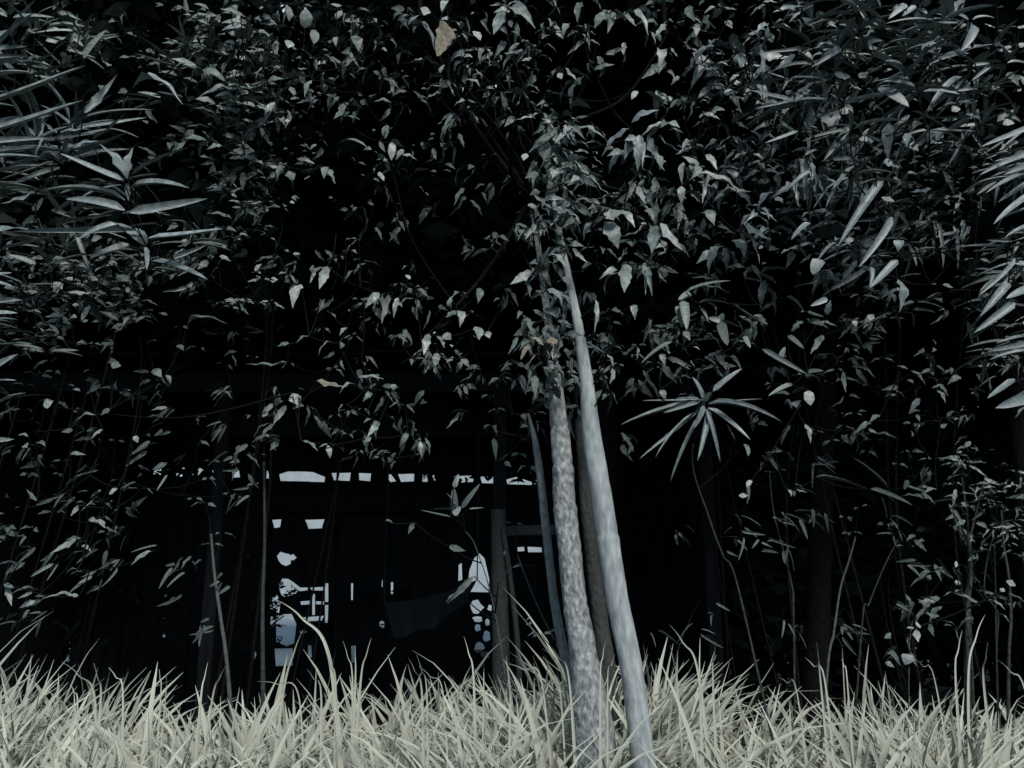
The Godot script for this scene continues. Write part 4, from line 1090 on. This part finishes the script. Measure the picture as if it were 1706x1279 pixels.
	fill(p, 0, "dim", 3.17, 0.15, [1580, 380, 1730, 800], 46, 0.079, 0.022, Vector3(-0.4, -0.2, 0))
	finish_plant(p)

	p = start_plant("drooping_shrub", "sparse dark shrub with few leaves below the bamboo at right", "shrub", [[[1500, 620, 3.4], [1490, 760, 3.4], [1470, 1000, 3.4]], [[1560, 600, 3.3], [1530, 800, 3.4], [1480, 1000, 3.4]]], 0.006, "dark")
	leaves(p, 0, "leaf", 3.3, [[1466, 692, 1448, 705, 8], [1452, 706, 1422, 726, 9], [1446, 714, 1462, 722, 7], [1545, 630, 1570, 642, 12], [1600, 628, 1580, 640, 10], [1532, 664, 1514, 690, 9], [1528, 690, 1532, 702, 9], [1615, 690, 1622, 704, 11], [1592, 696, 1590, 700, 10], [1566, 712, 1578, 706, 9], [1340, 706, 1350, 740, 9], [1324, 668, 1330, 682, 14], [1560, 815, 1540, 822, 9], [1325, 815, 1345, 820, 7], [1310, 816, 1318, 828, 7], [1560, 650, 1575, 672, 9]], 0.25)
	leaves(p, 1, "dim", 3.35, [[1360, 795, 1452, 818, 6], [1450, 815, 1520, 842, 7], [1480, 816, 1420, 762, 8], [1510, 810, 1545, 820, 6], [1512, 800, 1506, 816, 6], [1290, 745, 1310, 760, 8]], 0.1)
	spray(p, 0, "dim", 3.6, 0.2, [1480, 690, 140, 110], 18, 3, 0.06, 0.018, Vector3(-0.1, -0.2, 0.2), 0.5)
	fill(p, 0, "dim", 3.72, 0.2, [1330, 560, 1720, 900], 74, 0.079, 0.021, Vector3(-0.1, -0.3, 0))
	fill(p, 0, "leaf", 3.52, 0.15, [1400, 600, 1700, 900], 21, 0.073, 0.021, Vector3(-0.2, -0.2, 0))
	fill(p, 1, "dim", 3.5, 0.2, [1080, 740, 1720, 1060], 130, 0.09, 0.014, Vector3(0.5, -0.5, 0))
	finish_plant(p)

	p = start_plant("pale_leaf_plant", "small plant with white leaves low in front of the right hand saplings", "plant", [[[1520, 1035, 3.4], [1514, 1110, 3.4]]], 0.004, "stem", "", 0.0)
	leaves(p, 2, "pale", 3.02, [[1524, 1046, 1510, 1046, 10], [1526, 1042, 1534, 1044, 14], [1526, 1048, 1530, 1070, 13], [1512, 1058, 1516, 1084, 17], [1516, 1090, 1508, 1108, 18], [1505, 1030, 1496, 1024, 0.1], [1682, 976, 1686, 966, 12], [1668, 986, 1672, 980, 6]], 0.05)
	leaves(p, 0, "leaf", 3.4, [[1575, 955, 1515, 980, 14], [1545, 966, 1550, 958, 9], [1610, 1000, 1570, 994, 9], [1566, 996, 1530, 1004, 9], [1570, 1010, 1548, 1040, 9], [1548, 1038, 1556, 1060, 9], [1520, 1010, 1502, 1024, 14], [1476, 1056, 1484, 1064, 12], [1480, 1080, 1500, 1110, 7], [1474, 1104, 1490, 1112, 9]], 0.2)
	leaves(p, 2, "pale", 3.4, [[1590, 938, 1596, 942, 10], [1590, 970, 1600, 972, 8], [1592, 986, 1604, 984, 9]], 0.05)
	fill(p, 0, "dim", 3.22, 0.15, [1470, 900, 1720, 1110], 40, 0.073, 0.019, Vector3(-0.1, -0.2, 0))
	fill(p, 0, "leaf", 3.17, 0.12, [1560, 760, 1720, 1060], 27, 0.079, 0.018, Vector3(0, -0.2, 0))
	finish_plant(p)

	p = start_plant("twiggy_plant", "small pale twig with upcurved leaves left of the thin stem in front of the shed", "plant", [[[757, 860, 3.2], [775, 885, 3.22], [795, 918, 3.25], [830, 1050, 3.3]]], 0.004, "stem", "", 0.0)
	leaves(p, 1, "leaf", 3.15, [[758, 856, 756, 812, 11], [756, 850, 716, 850, 11], [756, 858, 768, 844, 10], [750, 862, 700, 850, 7], [757, 840, 744, 822, 8], [770, 846, 800, 806, 7], [782, 848, 806, 846, 7], [756, 812, 764, 790, 7], [830, 970, 862, 940, 0.1]], 0.1)
	leaves(p, 0, "dim", 3.2, [[748, 910, 776, 918, 9], [790, 960, 745, 1006, 9], [765, 988, 742, 1004, 7], [690, 870, 680, 890, 7], [640, 870, 655, 872, 6]], 0.1)
	finish_plant(p)

func build_canes() -> void:
	var canes := [
		["thin leaning sapling with pale bark in front of the shed's left end", [[352, 890, 3.6], [358, 960, 3.55], [368, 1030, 3.5], [380, 1125, 3.45]], 0.011, "stem"],
		["straight thin dark pole left of the bright wall gaps", [[440, 770, 3.8], [441, 900, 3.75], [438, 1000, 3.7], [438, 1090, 3.65]], 0.012, "shade"],
		["thin cane leaning right between shed and slim stem", [[862, 925, 3.5], [885, 985, 3.45], [905, 1030, 3.4], [930, 1080, 3.35], [960, 1150, 3.3]], 0.006, "shade"],
		["thin cane leaning left at lower right, in front of the dark", [[1425, 895, 3.4], [1414, 935, 3.38], [1400, 980, 3.35], [1388, 1060, 3.3], [1378, 1120, 3.28]], 0.007, "stem"],
		["thin cane leaning left, right of the cane with the pale leaf", [[1495, 900, 3.6], [1470, 950, 3.58], [1446, 1010, 3.55], [1436, 1040, 3.52]], 0.006, "shade"],
		["short upright cane between the star plant and the leaning canes", [[1282, 790, 3.7], [1290, 860, 3.68], [1318, 970, 3.65], [1322, 1040, 3.6]], 0.006, "shade"],
		["low leaning stick beside the slim stem's foot", [[916, 1075, 3.2], [940, 1110, 3.18], [968, 1150, 3.15]], 0.005, "shade"],
		["leftmost of the saplings in the right hand thicket", [[1612, 890, 3.0], [1618, 950, 3.0], [1612, 1010, 2.98], [1612, 1110, 2.95]], 0.015, "shade"],
		["forked sapling standing in the right hand thicket", [[1640, 800, 3.05], [1622, 870, 3.05], [1615, 920, 3.03], [1608, 1100, 3.0]], 0.008, "shade"],
		["thin wavy sapling in the middle of the right hand thicket", [[1662, 870, 3.0], [1645, 930, 3.0], [1640, 990, 2.98], [1662, 1020, 2.96], [1660, 1110, 2.95]], 0.005, "shade"],
		["thin straight sapling beside the wavy one at right", [[1656, 910, 3.0], [1658, 970, 3.0], [1660, 1100, 2.97]], 0.005, "shade"],
		["rightmost sapling of the right hand thicket", [[1668, 850, 2.95], [1672, 910, 2.95], [1680, 960, 2.93], [1684, 1030, 2.92], [1680, 1110, 2.9]], 0.009, "shade"],
		["broken sapling with a bent top in the right hand thicket", [[1602, 795, 3.1], [1608, 840, 3.1], [1612, 880, 3.08], [1618, 1100, 3.05]], 0.007, "shade"]]
	var n := 0
	for c in canes:
		for q in c[1]:
			if q[2] < 3.2: q[2] += 0.55
		var p := start_plant("thin_sapling", c[0], "sapling", [c[1]], c[2], c[3], "thin saplings and canes before the dark", 0.0)
		var q: Array = c[1][0]
		spray(p, 0, "dim", q[2] + 0.05, 0.1, [q[0], q[1] - 20, 25, 40], 3, 3, 0.06, 0.016, Vector3(0, -0.2, 0.1), 0.4)
		if n >= 7:
			spray(p, 0, "leaf", q[2], 0.1, [q[0] + 15, q[1] - 10, 40, 60], 4, 3, 0.06, 0.016, Vector3(0, -0.2, 0.1), 0.4)
		finish_plant(p)
		n += 1

func build_tufts() -> void:
	grass_tuft("tuft of long pale blades third from the left edge of the grass", 2.75, [[160, 1180, 105, 1103, 8], [168, 1180, 157, 1105, 9], [206, 1170, 182, 1112, 8], [130, 1190, 118, 1140, 7]])
	grass_tuft("tuft with a broad upright blade below the leaning pale sapling", 2.8, [[334, 1180, 347, 1103, 10], [352, 1180, 378, 1108, 9], [268, 1170, 266, 1115, 6], [276, 1170, 278, 1122, 5]])
	grass_tuft("tuft with the longest arching blade, in front of the bright wall gaps", 2.85, [[552, 1110, 460, 998, 14], [470, 1170, 505, 1050, 9], [536, 1170, 512, 1115, 8], [500, 1170, 430, 1135, 7], [560, 1160, 545, 1080, 9]])
	grass_tuft("tuft with a tall blade right of the longest arching one", 2.85, [[600, 1150, 619, 1063, 10], [588, 1150, 572, 1068, 8], [592, 1150, 592, 1075, 9]])
	grass_tuft("tuft of two leaning blades below the middle of the shed", 2.8, [[704, 1170, 680, 1095, 9], [712, 1170, 694, 1090, 7], [740, 1170, 698, 1110, 7]])
	grass_tuft("tuft with a slim upright blade below the bell shaped gap", 2.8, [[790, 1150, 773, 1060, 9], [806, 1150, 806, 1105, 8], [850, 1180, 857, 1130, 9], [905, 1150, 845, 1105, 9], [890, 1170, 892, 1120, 7]])
	grass_tuft("tuft just left of the mottled trunk's foot", 2.8, [[950, 1150, 916, 1075, 9], [935, 1170, 906, 1130, 8], [1000, 1150, 1008, 1070, 8], [1012, 1150, 1024, 1090, 7]])
	grass_tuft("tuft of tall blades just right of the smooth trunk", 2.8, [[1166, 1140, 1115, 1040, 11], [1166, 1150, 1166, 1062, 9], [1188, 1150, 1192, 1068, 9], [1130, 1160, 1116, 1075, 8]])
	grass_tuft("tuft of leaning blades below the thin canes", 2.8, [[1376, 1150, 1340, 1095, 9], [1368, 1150, 1360, 1070, 8], [1412, 1150, 1402, 1098, 7], [1330, 1170, 1296, 1128, 8]])
	grass_tuft("tuft of tall blades below the right hand saplings", 2.75, [[1592, 1150, 1602, 1050, 9], [1612, 1150, 1640, 1024, 10], [1560, 1150, 1520, 1095, 9], [1640, 1160, 1645, 1070, 9], [1712, 1170, 1662, 1100, 13]])
